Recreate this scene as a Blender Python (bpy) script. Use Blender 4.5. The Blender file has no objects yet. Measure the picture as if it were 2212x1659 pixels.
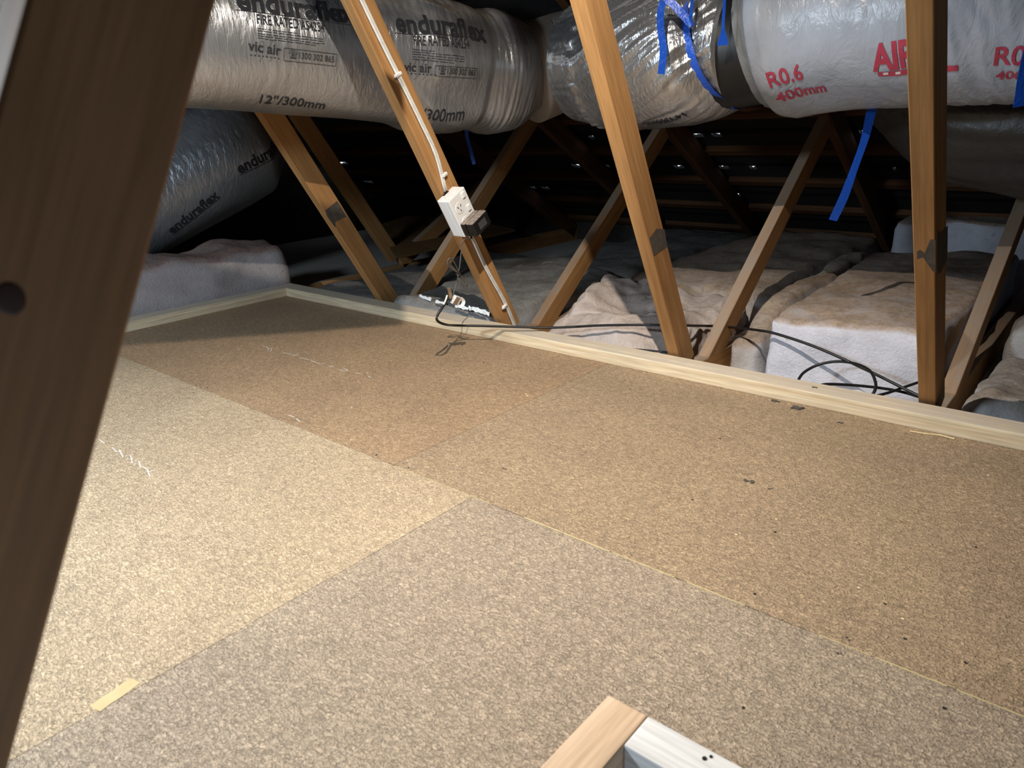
import bpy, bmesh, math, random
import numpy as np
from mathutils import Vector, Matrix, noise
random.seed(7)

# ------------------------------------------------------------------ camera
H = 0.65                                   # lens height above the attic floor
CX, CY = 1106.0, 829.5
VA, VB = (-829.0, 335.0), (2540.0, 205.0)  # vanishing points of the two floor directions
F = math.sqrt(-((VA[0]-CX)*(VB[0]-CX) + (VA[1]-CY)*(VB[1]-CY)))
_x = -Vector((VA[0]-CX, VA[1]-CY, F)).normalized()
_y = Vector((VB[0]-CX, VB[1]-CY, F)).normalized()
_z = _x.cross(_y)
R = Matrix((_x, _y, _z))                   # photo axes (right, down, forward) -> world
CAM = Vector((0, 0, H))
scene = bpy.context.scene
COL = scene.collection
cam_d = bpy.data.cameras.new('camera'); cam = bpy.data.objects.new('camera', cam_d)
COL.objects.link(cam)
rt, dn, fw = R.col[0], R.col[1], R.col[2]
cam.matrix_world = Matrix(((rt[0], -dn[0], -fw[0], 0), (rt[1], -dn[1], -fw[1], 0), (rt[2], -dn[2], -fw[2], H), (0, 0, 0, 1)))
cam_d.sensor_width = 36.0; cam_d.sensor_fit = 'HORIZONTAL'
cam_d.lens = F/2212*36; cam_d.clip_start = 0.02
cam_d.dof.use_dof = True; cam_d.dof.focus_distance = 1.9; cam_d.dof.aperture_fstop = 9.0
scene.camera = cam

def ray(px, py): return R @ Vector((px-CX, py-CY, F))
def at(px, py, x=None, y=None, z=None):
    v = ray(px, py)
    if x is not None: t = x/v.x
    elif y is not None: t = y/v.y
    else: t = (z-H)/v.z
    return CAM + v*t
def proj(p):
    v = R.transposed() @ (Vector(p)-CAM)
    return (CX+F*v.x/v.z, CY+F*v.y/v.z, v.z)

# ------------------------------------------------------------------ world, lights, exposure
scene.view_settings.view_transform = 'Standard'
scene.view_settings.look = 'None'
scene.view_settings.exposure = 0.30
scene.view_settings.gamma = 1.0
scene.view_settings.use_curve_mapping = False
w = bpy.data.worlds.new('overcast_sky'); scene.world = w; w.use_nodes = True
w.node_tree.nodes['Background'].inputs[0].default_value = (0.80, 0.90, 1.0, 1)
w.node_tree.nodes['Background'].inputs[1].default_value = 1.8

def area_light(name, loc, target, sx, sy, energy, color):
    l = bpy.data.lights.new(name, 'AREA'); l.shape = 'RECTANGLE'; l.size = sx; l.size_y = sy
    l.energy = energy; l.color = color
    o = bpy.data.objects.new(name, l); o.location = loc
    o.rotation_euler = (Vector(target)-Vector(loc)).to_track_quat('-Z', 'Y').to_euler(); COL.objects.link(o); return o
BULB = Vector((-0.68, 0.74, 1.42))
WORK = Vector((-1.50, -0.38, 1.02))
def spot_light(name, loc, target, energy, color, radius, size):
    l = bpy.data.lights.new(name, 'SPOT'); l.energy = energy; l.color = color; l.shadow_soft_size = radius
    l.spot_size = math.radians(size); l.spot_blend = 1.0
    o = bpy.data.objects.new(name, l); o.location = loc
    o.rotation_euler = (Vector(target)-Vector(loc)).to_track_quat('-Z', 'Y').to_euler(); COL.objects.link(o); return o
LAMP_AIM = Vector((-1.02, 1.06, 0.0))
spot_light('reflector_lamp_light', BULB, LAMP_AIM, 116, (1.0, 0.91, 0.785), 0.006, 124)
area_light('work_light_beam', WORK, (-1.42, 0.10, 0.0), 0.30, 0.22, 29, (0.74, 0.885, 1.0))
area_light('lower_room_lamp', (0.5, -0.2, -0.6), (0.1, 0.2, 0.5), 0.5, 0.5, 5, (0.75, 0.88, 1.0))

# ------------------------------------------------------------------ materials
def new_mat(name):
    m = bpy.data.materials.new(name); m.use_nodes = True
    nt = m.node_tree; b = nt.nodes['Principled BSDF']
    return m, nt, b
def N(nt, t, **kw):
    n = nt.nodes.new(t)
    for k, v in kw.items():
        if k in n.inputs.keys() if isinstance(k, str) else False: n.inputs[k].default_value = v
        else: setattr(n, k, v)
    return n
def ramp(nt, fac, stops):
    r = nt.nodes.new('ShaderNodeValToRGB'); e = r.color_ramp.elements
    while len(e) < len(stops): e.new(0.5)
    for i, (p, c) in enumerate(stops):
        e[i].position = p; e[i].color = (c[0], c[1], c[2], 1) if not isinstance(c, (int, float)) else (c, c, c, 1)
    nt.links.new(fac, r.inputs[0]); return r
def mix(nt, fac, a, b, mode='MIX'):
    m = nt.nodes.new('ShaderNodeMix'); m.data_type = 'RGBA'; m.blend_type = mode
    for s, v in ((0, fac), (6, a), (7, b)):
        if hasattr(v, 'links') or hasattr(v, 'is_output'): nt.links.new(v, m.inputs[s])
        elif s == 0: m.inputs[0].default_value = v
        else: m.inputs[s].default_value = (v[0], v[1], v[2], 1)
    return m.outputs[2]
def coords(nt, scale=(1, 1, 1), rnd=True):
    tc = nt.nodes.new('ShaderNodeTexCoord'); mp = nt.nodes.new('ShaderNodeMapping')
    mp.inputs['Scale'].default_value = scale
    nt.links.new(tc.outputs['Object'], mp.inputs[0])
    if rnd:
        oi = nt.nodes.new('ShaderNodeObjectInfo'); ml = nt.nodes.new('ShaderNodeMath'); ml.operation = 'MULTIPLY'
        ml.inputs[1].default_value = 37.0; nt.links.new(oi.outputs['Random'], ml.inputs[0])
        nt.links.new(ml.outputs[0], mp.inputs['Location'])
    return mp.outputs[0], tc
def noise_tex(nt, vec, scale, detail=3, rough=0.55, dist=0.0):
    n = nt.nodes.new('ShaderNodeTexNoise'); n.inputs['Scale'].default_value = scale
    n.inputs['Detail'].default_value = detail; n.inputs['Roughness'].default_value = rough
    n.inputs['Distortion'].default_value = dist
    nt.links.new(vec, n.inputs['Vector']); return n.outputs[0]
def bump(nt, b, h, strength, dist):
    bp = nt.nodes.new('ShaderNodeBump'); bp.inputs['Strength'].default_value = strength; bp.inputs['Distance'].default_value = dist
    nt.links.new(h, bp.inputs['Height']); nt.links.new(bp.outputs[0], b.inputs['Normal']); return bp
def up_mask(nt, lo, hi):
    g = nt.nodes.new('ShaderNodeNewGeometry'); s = nt.nodes.new('ShaderNodeSeparateXYZ')
    nt.links.new(g.outputs['Normal'], s.inputs[0])
    mr = nt.nodes.new('ShaderNodeMapRange'); mr.interpolation_type = 'SMOOTHSTEP'
    mr.inputs[1].default_value = lo; mr.inputs[2].default_value = hi
    nt.links.new(s.outputs[2], mr.inputs[0]); return mr.outputs[0]
def mul(nt, a, b):
    m = nt.nodes.new('ShaderNodeMath'); m.operation = 'MULTIPLY'
    for i, v in enumerate((a, b)):
        if isinstance(v, (int, float)): m.inputs[i].default_value = v
        else: nt.links.new(v, m.inputs[i])
    return m.outputs[0]

def wood(name, c1, c2, c3, rough=0.7, dust=None, dust_amt=0.0, gs=45):
    """timber: grain runs along the local X axis"""
    m, nt, b = new_mat(name)
    v, tc = coords(nt, (1.2, gs, gs)); v2, _ = coords(nt, (9, 160, 160)); v3, _ = coords(nt, (2.5, 2.5, 2.5))
    n1 = noise_tex(nt, v, 1.0, 4, 0.6, 0.4); n2 = noise_tex(nt, v2, 1.0, 2, 0.6); n3 = noise_tex(nt, v3, 1.0, 2)
    base = ramp(nt, n1, [(0.30, c2), (0.50, c1), (0.72, c3)]).outputs[0]
    fib = ramp(nt, n2, [(0.35, 0.80), (0.65, 1.08)]).outputs[0]
    col = mix(nt, 0.8, base, fib, 'MULTIPLY')
    blot = ramp(nt, n3, [(0.35, 0.82), (0.65, 1.06)]).outputs[0]
    col = mix(nt, 0.7, col, blot, 'MULTIPLY')
    if dust:
        vd, _ = coords(nt, (14, 14, 14)); nd = noise_tex(nt, vd, 1.0, 5, 0.7)
        msk = mul(nt, up_mask(nt, 0.35, 0.8), ramp(nt, nd, [(0.25, 0.35), (0.6, 1.0)]).outputs[0])
        col = mix(nt, mul(nt, msk, dust_amt), col, dust)
    nt.links.new(col, b.inputs['Base Color'])
    b.inputs['Roughness'].default_value = rough; b.inputs['Specular IOR Level'].default_value = 0.25
    bump(nt, b, n2, 0.25, 0.002)
    return m

M_WEB = wood('old_truss_timber', (0.43, 0.225, 0.085), (0.36, 0.18, 0.068), (0.50, 0.275, 0.115), dust=(0.30, 0.245, 0.20), dust_amt=0.9)
M_POST = wood('close_post_timber', (0.33, 0.175, 0.085), (0.285, 0.145, 0.068), (0.36, 0.195, 0.098), gs=20)
M_PINE = wood('pale_pine', (0.72, 0.59, 0.41), (0.60, 0.45, 0.28), (0.82, 0.74, 0.56), gs=110, dust=(0.50, 0.44, 0.38), dust_amt=0.75)
M_PINE2 = wood('clean_pine', (0.66, 0.47, 0.32), (0.58, 0.40, 0.26), (0.72, 0.54, 0.39))
M_WHITEWOOD = wood('whitewashed_pine', (0.66, 0.65, 0.64), (0.58, 0.56, 0.55), (0.73, 0.72, 0.72))
M_DARKWOOD = wood('dark_batten_timber', (0.12, 0.054, 0.022), (0.08, 0.036, 0.015), (0.16, 0.078, 0.034))
M_KRAFT = wood('brown_board', (0.22, 0.125, 0.05), (0.18, 0.10, 0.04), (0.25, 0.15, 0.065))

def particleboard(name, c, warm=1.0):
    m, nt, b = new_mat(name)
    v, tc = coords(nt, (1, 1, 1), rnd=False)
    fl, _ = coords(nt, (1, 1.6, 1), rnd=False)
    n1 = noise_tex(nt, fl, 150, 2, 0.6, 1.4); n2 = noise_tex(nt, v, 60, 3, 0.6); n3 = noise_tex(nt, v, 5, 4, 0.6); n4 = noise_tex(nt, v, 520, 1)
    d = tuple(k*0.70 for k in c); l = tuple(min(1, k*1.32) for k in c)
    col = ramp(nt, n1, [(0.34, d), (0.50, c), (0.66, l)]).outputs[0]
    col = mix(nt, 0.75, col, ramp(nt, n2, [(0.32, 0.80), (0.68, 1.14)]).outputs[0], 'MULTIPLY')
    col = mix(nt, 0.75, col, ramp(nt, n3, [(0.32, (0.86, 0.85, 0.86)), (0.66, (1.06, 1.06, 1.04))]).outputs[0], 'MULTIPLY')
    spk = ramp(nt, n4, [(0.72, 0.0), (0.80, 1.0)]).outputs[0]
    col = mix(nt, mul(nt, spk, 0.35), col, (0.72, 0.62, 0.46))
    nt.links.new(col, b.inputs['Base Color'])
    b.inputs['Roughness'].default_value = 0.55; b.inputs['Specular IOR Level'].default_value = 0.35
    bump(nt, b, n1, 1.0, 0.0065)
    return m
M_PB = [particleboard('particleboard_tan', (0.405, 0.272, 0.165)), particleboard('particleboard_brown', (0.40, 0.288, 0.185)),
        particleboard('particleboard_pale', (0.500, 0.380, 0.255)), particleboard('particleboard_grey', (0.405, 0.318, 0.235))]

def film(name, c, metallic, rough, dust=(0.40, 0.325, 0.265), dlo=0.35, dhi=0.8, damt=0.9, fine=0.35, streak=(1, 1, 1), bs=70):
    m, nt, b = new_mat(name)
    v, tc = coords(nt, (1, 1, 1)); vs_, _ = coords(nt, streak); n1 = noise_tex(nt, vs_, bs, 4, 0.6, 1.2); n2 = noise_tex(nt, v, 9, 3)
    n3 = noise_tex(nt, v, 26, 5, 0.75)
    col = mix(nt, 1.0, c, ramp(nt, n2, [(0.3, 0.84), (0.7, 1.06)]).outputs[0], 'MULTIPLY')
    msk = mul(nt, mul(nt, up_mask(nt, dlo, dhi), ramp(nt, n3, [(0.30, 0.45), (0.55, 1.0)]).outputs[0]), damt)
    col = mix(nt, msk, col, dust)
    nt.links.new(col, b.inputs['Base Color'])
    inv = nt.nodes.new('ShaderNodeMath'); inv.operation = 'SUBTRACT'; inv.inputs[0].default_value = 1.0; nt.links.new(msk, inv.inputs[1])
    nt.links.new(mul(nt, inv.outputs[0], metallic), b.inputs['Metallic'])
    rr = nt.nodes.new('ShaderNodeMath'); rr.operation = 'MULTIPLY_ADD'; rr.inputs[1].default_value = 0.9-rough; rr.inputs[2].default_value = rough
    nt.links.new(msk, rr.inputs[0]); nt.links.new(rr.outputs[0], b.inputs['Roughness'])
    bump(nt, b, n1, fine, 0.004)
    return m
M_FOIL = film('silver_foil', (0.44, 0.445, 0.46), 0.72, 0.30, dlo=0.55, dhi=0.95, fine=0.6, streak=(1, 1, 0.16), bs=75)
M_FOIL2 = film('crumpled_silver_foil', (0.48, 0.485, 0.50), 0.82, 0.24, dlo=0.55, dhi=0.95, fine=0.7, streak=(1, 1, 0.3), bs=55)
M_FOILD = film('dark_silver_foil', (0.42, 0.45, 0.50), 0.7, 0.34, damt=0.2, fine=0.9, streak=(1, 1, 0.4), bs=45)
M_WFILM = film('white_duct_film', (0.38, 0.43, 0.525), 0.0, 0.30, damt=0.15, fine=1.0, streak=(1, 1, 0.35), bs=26)
M_GFILM = film('charcoal_duct_film', (0.038, 0.038, 0.038), 0.2, 0.42, damt=0.3)
M_GREYF = film('grey_end_film', (0.22, 0.23, 0.24), 0.1, 0.4)
M_COLLAR = film('dusty_metal', (0.36, 0.32, 0.29), 0.2, 0.6, dlo=-0.1, dhi=0.4)

def batt_mat(name, c, dust, dlo, dhi, amt=0.95, pink=None):
    m, nt, b = new_mat(name)
    v, tc = coords(nt, (1, 1, 1)); n1 = noise_tex(nt, v, 120, 4, 0.7, 0.5); n2 = noise_tex(nt, v, 14, 4, 0.65); n3 = noise_tex(nt, v, 42, 4, 0.7, 1.0)
    base = mix(nt, 1.0, c, ramp(nt, n2, [(0.3, 0.84), (0.65, 1.05)]).outputs[0], 'MULTIPLY')
    dcol = mix(nt, 1.0, dust, ramp(nt, n3, [(0.30, 0.62), (0.62, 1.16)]).outputs[0], 'MULTIPLY')
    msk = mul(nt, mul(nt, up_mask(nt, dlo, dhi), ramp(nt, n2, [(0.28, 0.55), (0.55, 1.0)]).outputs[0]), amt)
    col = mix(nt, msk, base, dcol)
    sp = ramp(nt, n3, [(0.655, 0.0), (0.72, 1.0)]).outputs[0]
    col = mix(nt, mul(nt, sp, 0.55), col, (0.10, 0.065, 0.04))
    nt.links.new(col, b.inputs['Base Color']); b.inputs['Roughness'].default_value = 0.95
    b.inputs['Specular IOR Level'].default_value = 0.1
    bump(nt, b, n1, 0.6, 0.006)
    return m
M_BATT = batt_mat('white_batt_brown_dust', (0.64, 0.64, 0.72), (0.40, 0.295, 0.215), 0.45, 0.85)
M_BATTP = batt_mat('pink_white_batt', (0.53, 0.47, 0.455), (0.40, 0.315, 0.26), 0.3, 0.9, 0.7)
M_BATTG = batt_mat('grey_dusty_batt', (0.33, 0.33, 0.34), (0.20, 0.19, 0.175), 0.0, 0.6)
M_BATTD = batt_mat('grey_brown_batt', (0.50, 0.48, 0.48), (0.27, 0.23, 0.20), 0.2, 0.7)
M_BATT2 = batt_mat('brown_dust_batt', (0.55, 0.53, 0.54), (0.37, 0.28, 0.21), 0.1, 0.7)
M_BATTR = batt_mat('reddish_dusty_batt', (0.44, 0.40, 0.41), (0.27, 0.175, 0.145), 0.25, 0.75)

def plain(name, c, rough=0.5, metallic=0.0, spec=0.4, var=0.12, sc=40, bmp=0.15):
    m, nt, b = new_mat(name)
    v, tc = coords(nt, (1, 1, 1)); n1 = noise_tex(nt, v, sc, 3)
    col = mix(nt, 1.0, c, ramp(nt, n1, [(0.3, 1-var), (0.7, 1+var*0.4)]).outputs[0], 'MULTIPLY')
    nt.links.new(col, b.inputs['Base Color']); b.inputs['Roughness'].default_value = rough
    b.inputs['Metallic'].default_value = metallic; b.inputs['Specular IOR Level'].default_value = spec
    if bmp: bump(nt, b, n1, bmp, 0.001)
    return m
def dusted(name, c, dust, lo, hi, amt, rough=0.4):
    m, nt, b = new_mat(name)
    v, tc = coords(nt, (1, 1, 1)); n3 = noise_tex(nt, v, 130, 4, 0.7)
    msk = mul(nt, mul(nt, up_mask(nt, lo, hi), ramp(nt, n3, [(0.35, 0.3), (0.6, 1.0)]).outputs[0]), amt)
    nt.links.new(mix(nt, msk, c, dust), b.inputs['Base Color']); b.inputs['Roughness'].default_value = rough
    return m
M_INK = plain('black_print_ink', (0.035, 0.035, 0.04), 0.7, spec=0.12, bmp=0)
M_RED = plain('red_print_ink', (0.46, 0.05, 0.10), 0.45, bmp=0)
M_WHITEINK = plain('white_print_ink', (0.75, 0.72, 0.74), 0.45, bmp=0)
M_BLUE = film('blue_strap_film', (0.012, 0.085, 0.52), 0.0, 0.28, dust=(0.16, 0.16, 0.30), damt=0.7, fine=0.5)
M_BLACK = plain('black_cable_sheath', (0.009, 0.009, 0.010), 0.42, bmp=0)
M_BLACKP = dusted('dusty_black_plastic', (0.007, 0.007, 0.008), (0.27, 0.21, 0.17), 0.3, 0.7, 1.0)
M_GREYWIRE = plain('thin_grey_wire', (0.10, 0.09, 0.085), 0.4, bmp=0)
M_WCABLE = plain('white_cable_sheath', (0.72, 0.71, 0.68), 0.45, var=0.2)
M_WPLAST = dusted('white_outlet_plastic', (0.80, 0.81, 0.82), (0.45, 0.30, 0.20), 0.3, 0.7, 0.45, 0.35)
M_HOLE = plain('dark_hole', (0.01, 0.01, 0.01), 0.9, bmp=0)
M_PLASTER = plain('plasterboard', (0.60, 0.58, 0.54), 0.9)
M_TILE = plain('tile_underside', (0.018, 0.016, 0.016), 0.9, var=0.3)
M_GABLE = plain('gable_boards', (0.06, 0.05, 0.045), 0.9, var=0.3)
M_DUST = plain('dust_clump', (0.085, 0.075, 0.07), 1.0, var=0.4, sc=200)
M_CHALK = plain('white_crayon', (0.72, 0.66, 0.60), 0.9, bmp=0)
M_YELLOW = plain('yellow_joint_tongue', (0.56, 0.46, 0.24), 0.6)
M_STRAW = plain('pale_splinter', (0.80, 0.64, 0.36), 0.7)
M_PAPER = plain('white_torn_paper', (0.80, 0.84, 0.88), 0.8)
M_CARD = wood('brown_stripe', (0.25, 0.16, 0.09), (0.2, 0.12, 0.07), (0.30, 0.2, 0.12))
M_BRASS = plain('lamp_holder_white', (0.7, 0.69, 0.66), 0.4)
M_TAG = plain('glue_stain', (0.42, 0.23, 0.08), 0.35, bmp=0)

# ------------------------------------------------------------------ mesh helpers
WM = {}                                     # world matrix of everything built
def link(o, parent=None):
    COL.objects.link(o)
    if parent is not None:
        o.parent = parent
    return o
def obj(name, bm, mat, parent=None, mw=None, smooth=False):
    me = bpy.data.meshes.new(name); bm.normal_update(); bm.to_mesh(me); bm.free()
    me.materials.append(mat)
    if smooth:
        for p in me.polygons: p.use_smooth = True
    o = bpy.data.objects.new(name, me); link(o, parent)
    W = mw if mw is not None else Matrix()
    WM[o.name] = W.copy()
    if parent is None: o.matrix_world = W
    else: o.matrix_local = WM[parent.name].inverted() @ W
    return o
def thing(name, label, cat, loc=(0, 0, 0), group=None):
    o = bpy.data.objects.new(name, None); o.empty_display_size = 0.05; COL.objects.link(o); o.location = loc
    o.matrix_world = Matrix.Translation(Vector(loc)); WM[o.name] = o.matrix_world.copy()
    o['label'] = label; o['category'] = cat
    if group: o['group'] = group
    return o
def tag(o, label, cat, group=None):
    o['label'] = label; o['category'] = cat
    if group: o['group'] = group
    return o
def add_box(bm, a, b, bev=0.0, seg=1):
    v = [bm.verts.new((x, y, z)) for x in (a[0], b[0]) for y in (a[1], b[1]) for z in (a[2], b[2])]
    fs = [bm.faces.new([v[i] for i in q]) for q in ((0, 1, 3, 2), (4, 6, 7, 5), (0, 4, 5, 1), (2, 3, 7, 6), (0, 2, 6, 4), (1, 5, 7, 3))]
    if bev:
        es = list({e for f in fs for e in f.edges})
        bmesh.ops.bevel(bm, geom=es, offset=bev, segments=seg, affect='EDGES', profile=0.6)
    return bm
def box(a, b, bev=0.0, seg=1): return add_box(bmesh.new(), a, b, bev, seg)
def frame(p, xa, za):
    """matrix with local X along xa, local Z near za"""
    x = Vector(xa).normalized(); z = Vector(za); z = (z - x*z.dot(x)).normalized(); y = z.cross(x)
    return Matrix(((x.x, y.x, z.x, p[0]), (x.y, y.y, z.y, p[1]), (x.z, y.z, z.z, p[2]), (0, 0, 0, 1)))
def catmull(pts, n):
    pts = [Vector(p) for p in pts]; out = []
    P = [pts[0]*2-pts[1]] + pts + [pts[-1]*2-pts[-2]]
    for i in range(1, len(P)-2):
        for k in range(n):
            t = k/n; a, b, c, d = P[i-1:i+3]
            out.append(0.5*((2*b)+(c-a)*t+(2*a-5*b+4*c-d)*t*t+(3*b-a-3*c+d)*t**3))
    out.append(pts[-1]); return out
def tube_bm(pts, r, n=8, sub=6, flat=1.0, flatdir=None):
    path = catmull(pts, sub) if sub > 1 else [Vector(p) for p in pts]
    bm = bmesh.new(); rings = []; ref = Vector(flatdir) if flatdir else Vector((0.13, 0.31, 0.94))
    for i, p in enumerate(path):
        t = (path[min(i+1, len(path)-1)] - path[max(i-1, 0)]).normalized()
        u = ref - t*ref.dot(t)
        if u.length < 1e-4: u = t.orthogonal()
        u.normalize(); v = t.cross(u)
        rr = r(i/(len(path)-1)) if callable(r) else r
        rings.append([bm.verts.new(p + u*math.cos(a)*rr*flat + v*math.sin(a)*rr) for a in [2*math.pi*k/n for k in range(n)]])
    for a, b in zip(rings, rings[1:]):
        for k in range(n): bm.faces.new((a[k], a[(k+1) % n], b[(k+1) % n], b[k]))
    bm.faces.new(rings[0][::-1]); bm.faces.new(rings[-1]); return bm
def ribbon_bm(pts, width, side, thick=0.0006, sub=6, twist=None):
    """flat strap along pts; side(t) gives the width direction"""
    path = catmull(pts, sub); bm = bmesh.new(); rings = []
    for i, p in enumerate(path):
        f = i/(len(path)-1)
        t = (path[min(i+1, len(path)-1)] - path[max(i-1, 0)]).normalized()
        s = Vector(side(f)) if callable(side) else Vector(side)
        s = (s - t*s.dot(t)).normalized(); nn = t.cross(s)
        wd = width(f) if callable(width) else width
        rings.append([bm.verts.new(p + s*wd*a/2 + nn*thick*b/2) for a, b in ((-1, -1), (-0.3, -1), (0.3, -1), (1, -1), (1, 1), (0.3, 1), (-0.3, 1), (-1, 1))])
    for a, b in zip(rings, rings[1:]):
        for k in range(8): bm.faces.new((a[k], a[(k+1) % 8], b[(k+1) % 8], b[k]))
    bm.faces.new(rings[0][::-1]); bm.faces.new(rings[-1]); return bm

# ------------------------------------------------------------------ the setting: floor
TW = 0.035; TD = 0.070                       # truss timber section
RAIL_Y = 1.632; RAIL_X = -2.641; RT = 0.035; RW = 0.070
JY = 0.845; JX1 = -1.066; JX2 = -0.845
FY0 = -0.10; FX1 = 1.00
floor = thing('floor', 'x', 'floor'); del floor['label']; del floor['category']; floor['kind'] = 'structure'
def poly_sheet(name, pts, z0, z1, mat, parent):
    bm = bmesh.new(); n = len(pts)
    a = [bm.verts.new((x, y, z0)) for x, y in pts]; b = [bm.verts.new((x, y, z1)) for x, y in pts]
    bm.faces.new(a[::-1]); bm.faces.new(b)
    for i in range(n): bm.faces.new((a[i], a[(i+1) % n], b[(i+1) % n], b[i]))
    return obj(name, bm, mat, parent)
g = 0.0007
HX, HY = -0.290, 0.477                        # inside corner of the access opening
FXL = RAIL_X-RW
poly_sheet('floor_sheet', [(FXL, JY+g), (JX1-g, JY+g), (JX1-g, RAIL_Y+0.045), (FXL, RAIL_Y+0.045)], -0.019, -0.0002, M_PB[0], floor)
poly_sheet('floor_sheet', [(JX1+g, JY+g), (FX1, JY+g), (FX1, RAIL_Y+0.045), (JX1+g, RAIL_Y+0.045)], -0.019, 0, M_PB[1], floor)
poly_sheet('floor_sheet', [(FXL, 0.045+g), (JX2-0.0002, 0.045+g), (JX2-0.0002, JY-g), (FXL, JY-g)], -0.019, 0.0003, M_PB[2], floor)
poly_sheet('floor_sheet', [(JX2+0.0002, 0.045+g), (HX, 0.045+g), (HX, HY), (FX1, HY), (FX1, JY-g), (JX2+0.0002, JY-g)], -0.019, 0, M_PB[3], floor)
poly_sheet('floor_sheet', [(FXL, FY0), (HX, FY0), (HX, 0.045-g), (FXL, 0.045-g)], -0.019, 0, M_PB[0], floor)
# thin yellow tongue showing in the long joint, broken where the sheets close up
for x0, x1, wd in ((-1.06, -0.80, 0.0012), (-0.72, -0.545, 0.0026), (-0.54, -0.43, 0.002), (-0.41, -0.32, 0.0022), (-0.22, -0.155, 0.0018), (-0.15, -0.07, 0.0026), (-0.06, 0.02, 0.0022)):
    wd *= 0.7
    obj('joint_tongue', box((x0, JY-wd/2, -0.01), (x1, JY+wd/2, 0.0006)), M_YELLOW, floor)
# plasterboard ceiling below with the access opening
ceiling = thing('ceiling', 'x', 'ceiling'); del ceiling['label']; del ceiling['category']; ceiling['kind'] = 'structure'
CZ = -0.105
EYF, EYN = 4.02, -2.41                       # eaves
GXL, GXR = -4.6, 2.2
for a, b in (((GXL, HY+0.05), (GXR, EYF)), ((GXL, EYN), (HX-0.05, HY+0.05)), ((HX-0.05, EYN), (GXR, -0.35)), ((0.36, -0.35), (GXR, HY+0.05))):
    obj('plasterboard_sheet', box((a[0], a[1], CZ-0.012), (b[0], b[1], CZ)), M_PLASTER, ceiling)

# roof: two slopes of tile courses on battens
AP_Y, AP_Z, SL = 0.805, 1.855, 0.589
def roof_z(y): return AP_Z - SL*abs(y-AP_Y)
roof = thing('roof', 'x', 'roof'); del roof['label']; del roof['category']; roof['kind'] = 'structure'
PITCH = 0.2535
B0 = 2.885 - 8*PITCH
cs = 1/math.sqrt(1+SL*SL)
TILE = 0.30
# places where daylight shows between the courses: (x0, x1, course y, gap)
LEAKS = []
for px0, px1, py, gp in ((1252, 1292, 371, 0.007), (1292, 1332, 373, 0.004), (1473, 1492, 377, 0.006), (1548, 1568, 381, 0.007), (1568, 1590, 382, 0.004),
                     (1634, 1648, 382, 0.007), (1575, 1592, 434, 0.009), (1594, 1610, 435, 0.006), (1436, 1456, 310, 0.003), (1504, 1532, 308, 0.003), (1553, 1572, 311, 0.003),
                     (722, 756, 355, 0.009), (796, 812, 397, 0.008), (1158, 1172, 417, 0.003), (1186, 1200, 417, 0.003), (1828, 1840, 307, 0.005), (1866, 1886, 309, 0.006),
                     (1938, 1944, 388, 0.008), (2056, 2080, 389, 0.006), (1295, 1305, 318, 0.004)):
    for px in (px0, px1):
        pass
    nrm = Vector((0, SL, 1)); k = AP_Z+0.03 + SL*AP_Y - H
    a = CAM + ray(px0, py)*(k/ray(px0, py).dot(nrm)); b = CAM + ray(px1, py)*(k/ray(px1, py).dot(nrm))
    LEAKS.append((min(a.x, b.x), max(a.x, b.x), (a.y+b.y)/2, gp))
for side in (1, -1):
    i = 0
    while True:
        y = B0 + i*PITCH if side == 1 else 2*AP_Y - (B0 + i*PITCH)
        if abs(y-AP_Y) > 3.25: break
        # course i reaches from its batten up-slope one pitch plus a lap
        d0 = abs(y-AP_Y)-0.10; d1 = d0+PITCH
        bm = bmesh.new()
        lk = [l for l in LEAKS if side == 1 and abs(AP_Y+d0-l[2]) < PITCH*0.5]
        prof = [(GXL, -0.03), (GXR, -0.03)]
        for l in lk:
            wl_ = l[1]-l[0]; pk = l[0]+wl_*random.uniform(0.2, 0.8); c0 = 0.0235
            prof += [(l[0]-0.001, -0.03), (l[0], c0), (pk-wl_*0.08, c0+l[3]*0.9), (pk, c0+l[3]*2.4), (pk+wl_*0.08, c0+l[3]*0.9), (l[1], c0), (l[1]+0.001, -0.03)]
        prof.sort(); rowsv = []; zt = 0.028
        for x, gp in prof:
            rowsv.append([bm.verts.new((x, AP_Y+side*d, AP_Z-SL*d+zt+h)) for d, h in ((d0+gp, 0), (d1, 0), (d1, 0.014), (d0+gp, 0.014))])
        for ra, rb in zip(rowsv, rowsv[1:]):
            for k in range(4): bm.faces.new((ra[k], ra[(k+1) % 4], rb[(k+1) % 4], rb[k]))
        bm.faces.new(rowsv[0][::-1]); bm.faces.new(rowsv[-1])
        bmesh.ops.recalc_face_normals(bm, faces=bm.faces)
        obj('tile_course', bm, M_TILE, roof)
        bm = box((GXL, -0.02, -0.0125), (GXR, 0.02, 0.0125))
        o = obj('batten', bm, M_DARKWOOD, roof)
        o.rotation_euler = (-side*math.atan(SL), 0, 0); o.location = (0, y, roof_z(y)+0.0125)
        i += 1
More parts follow.
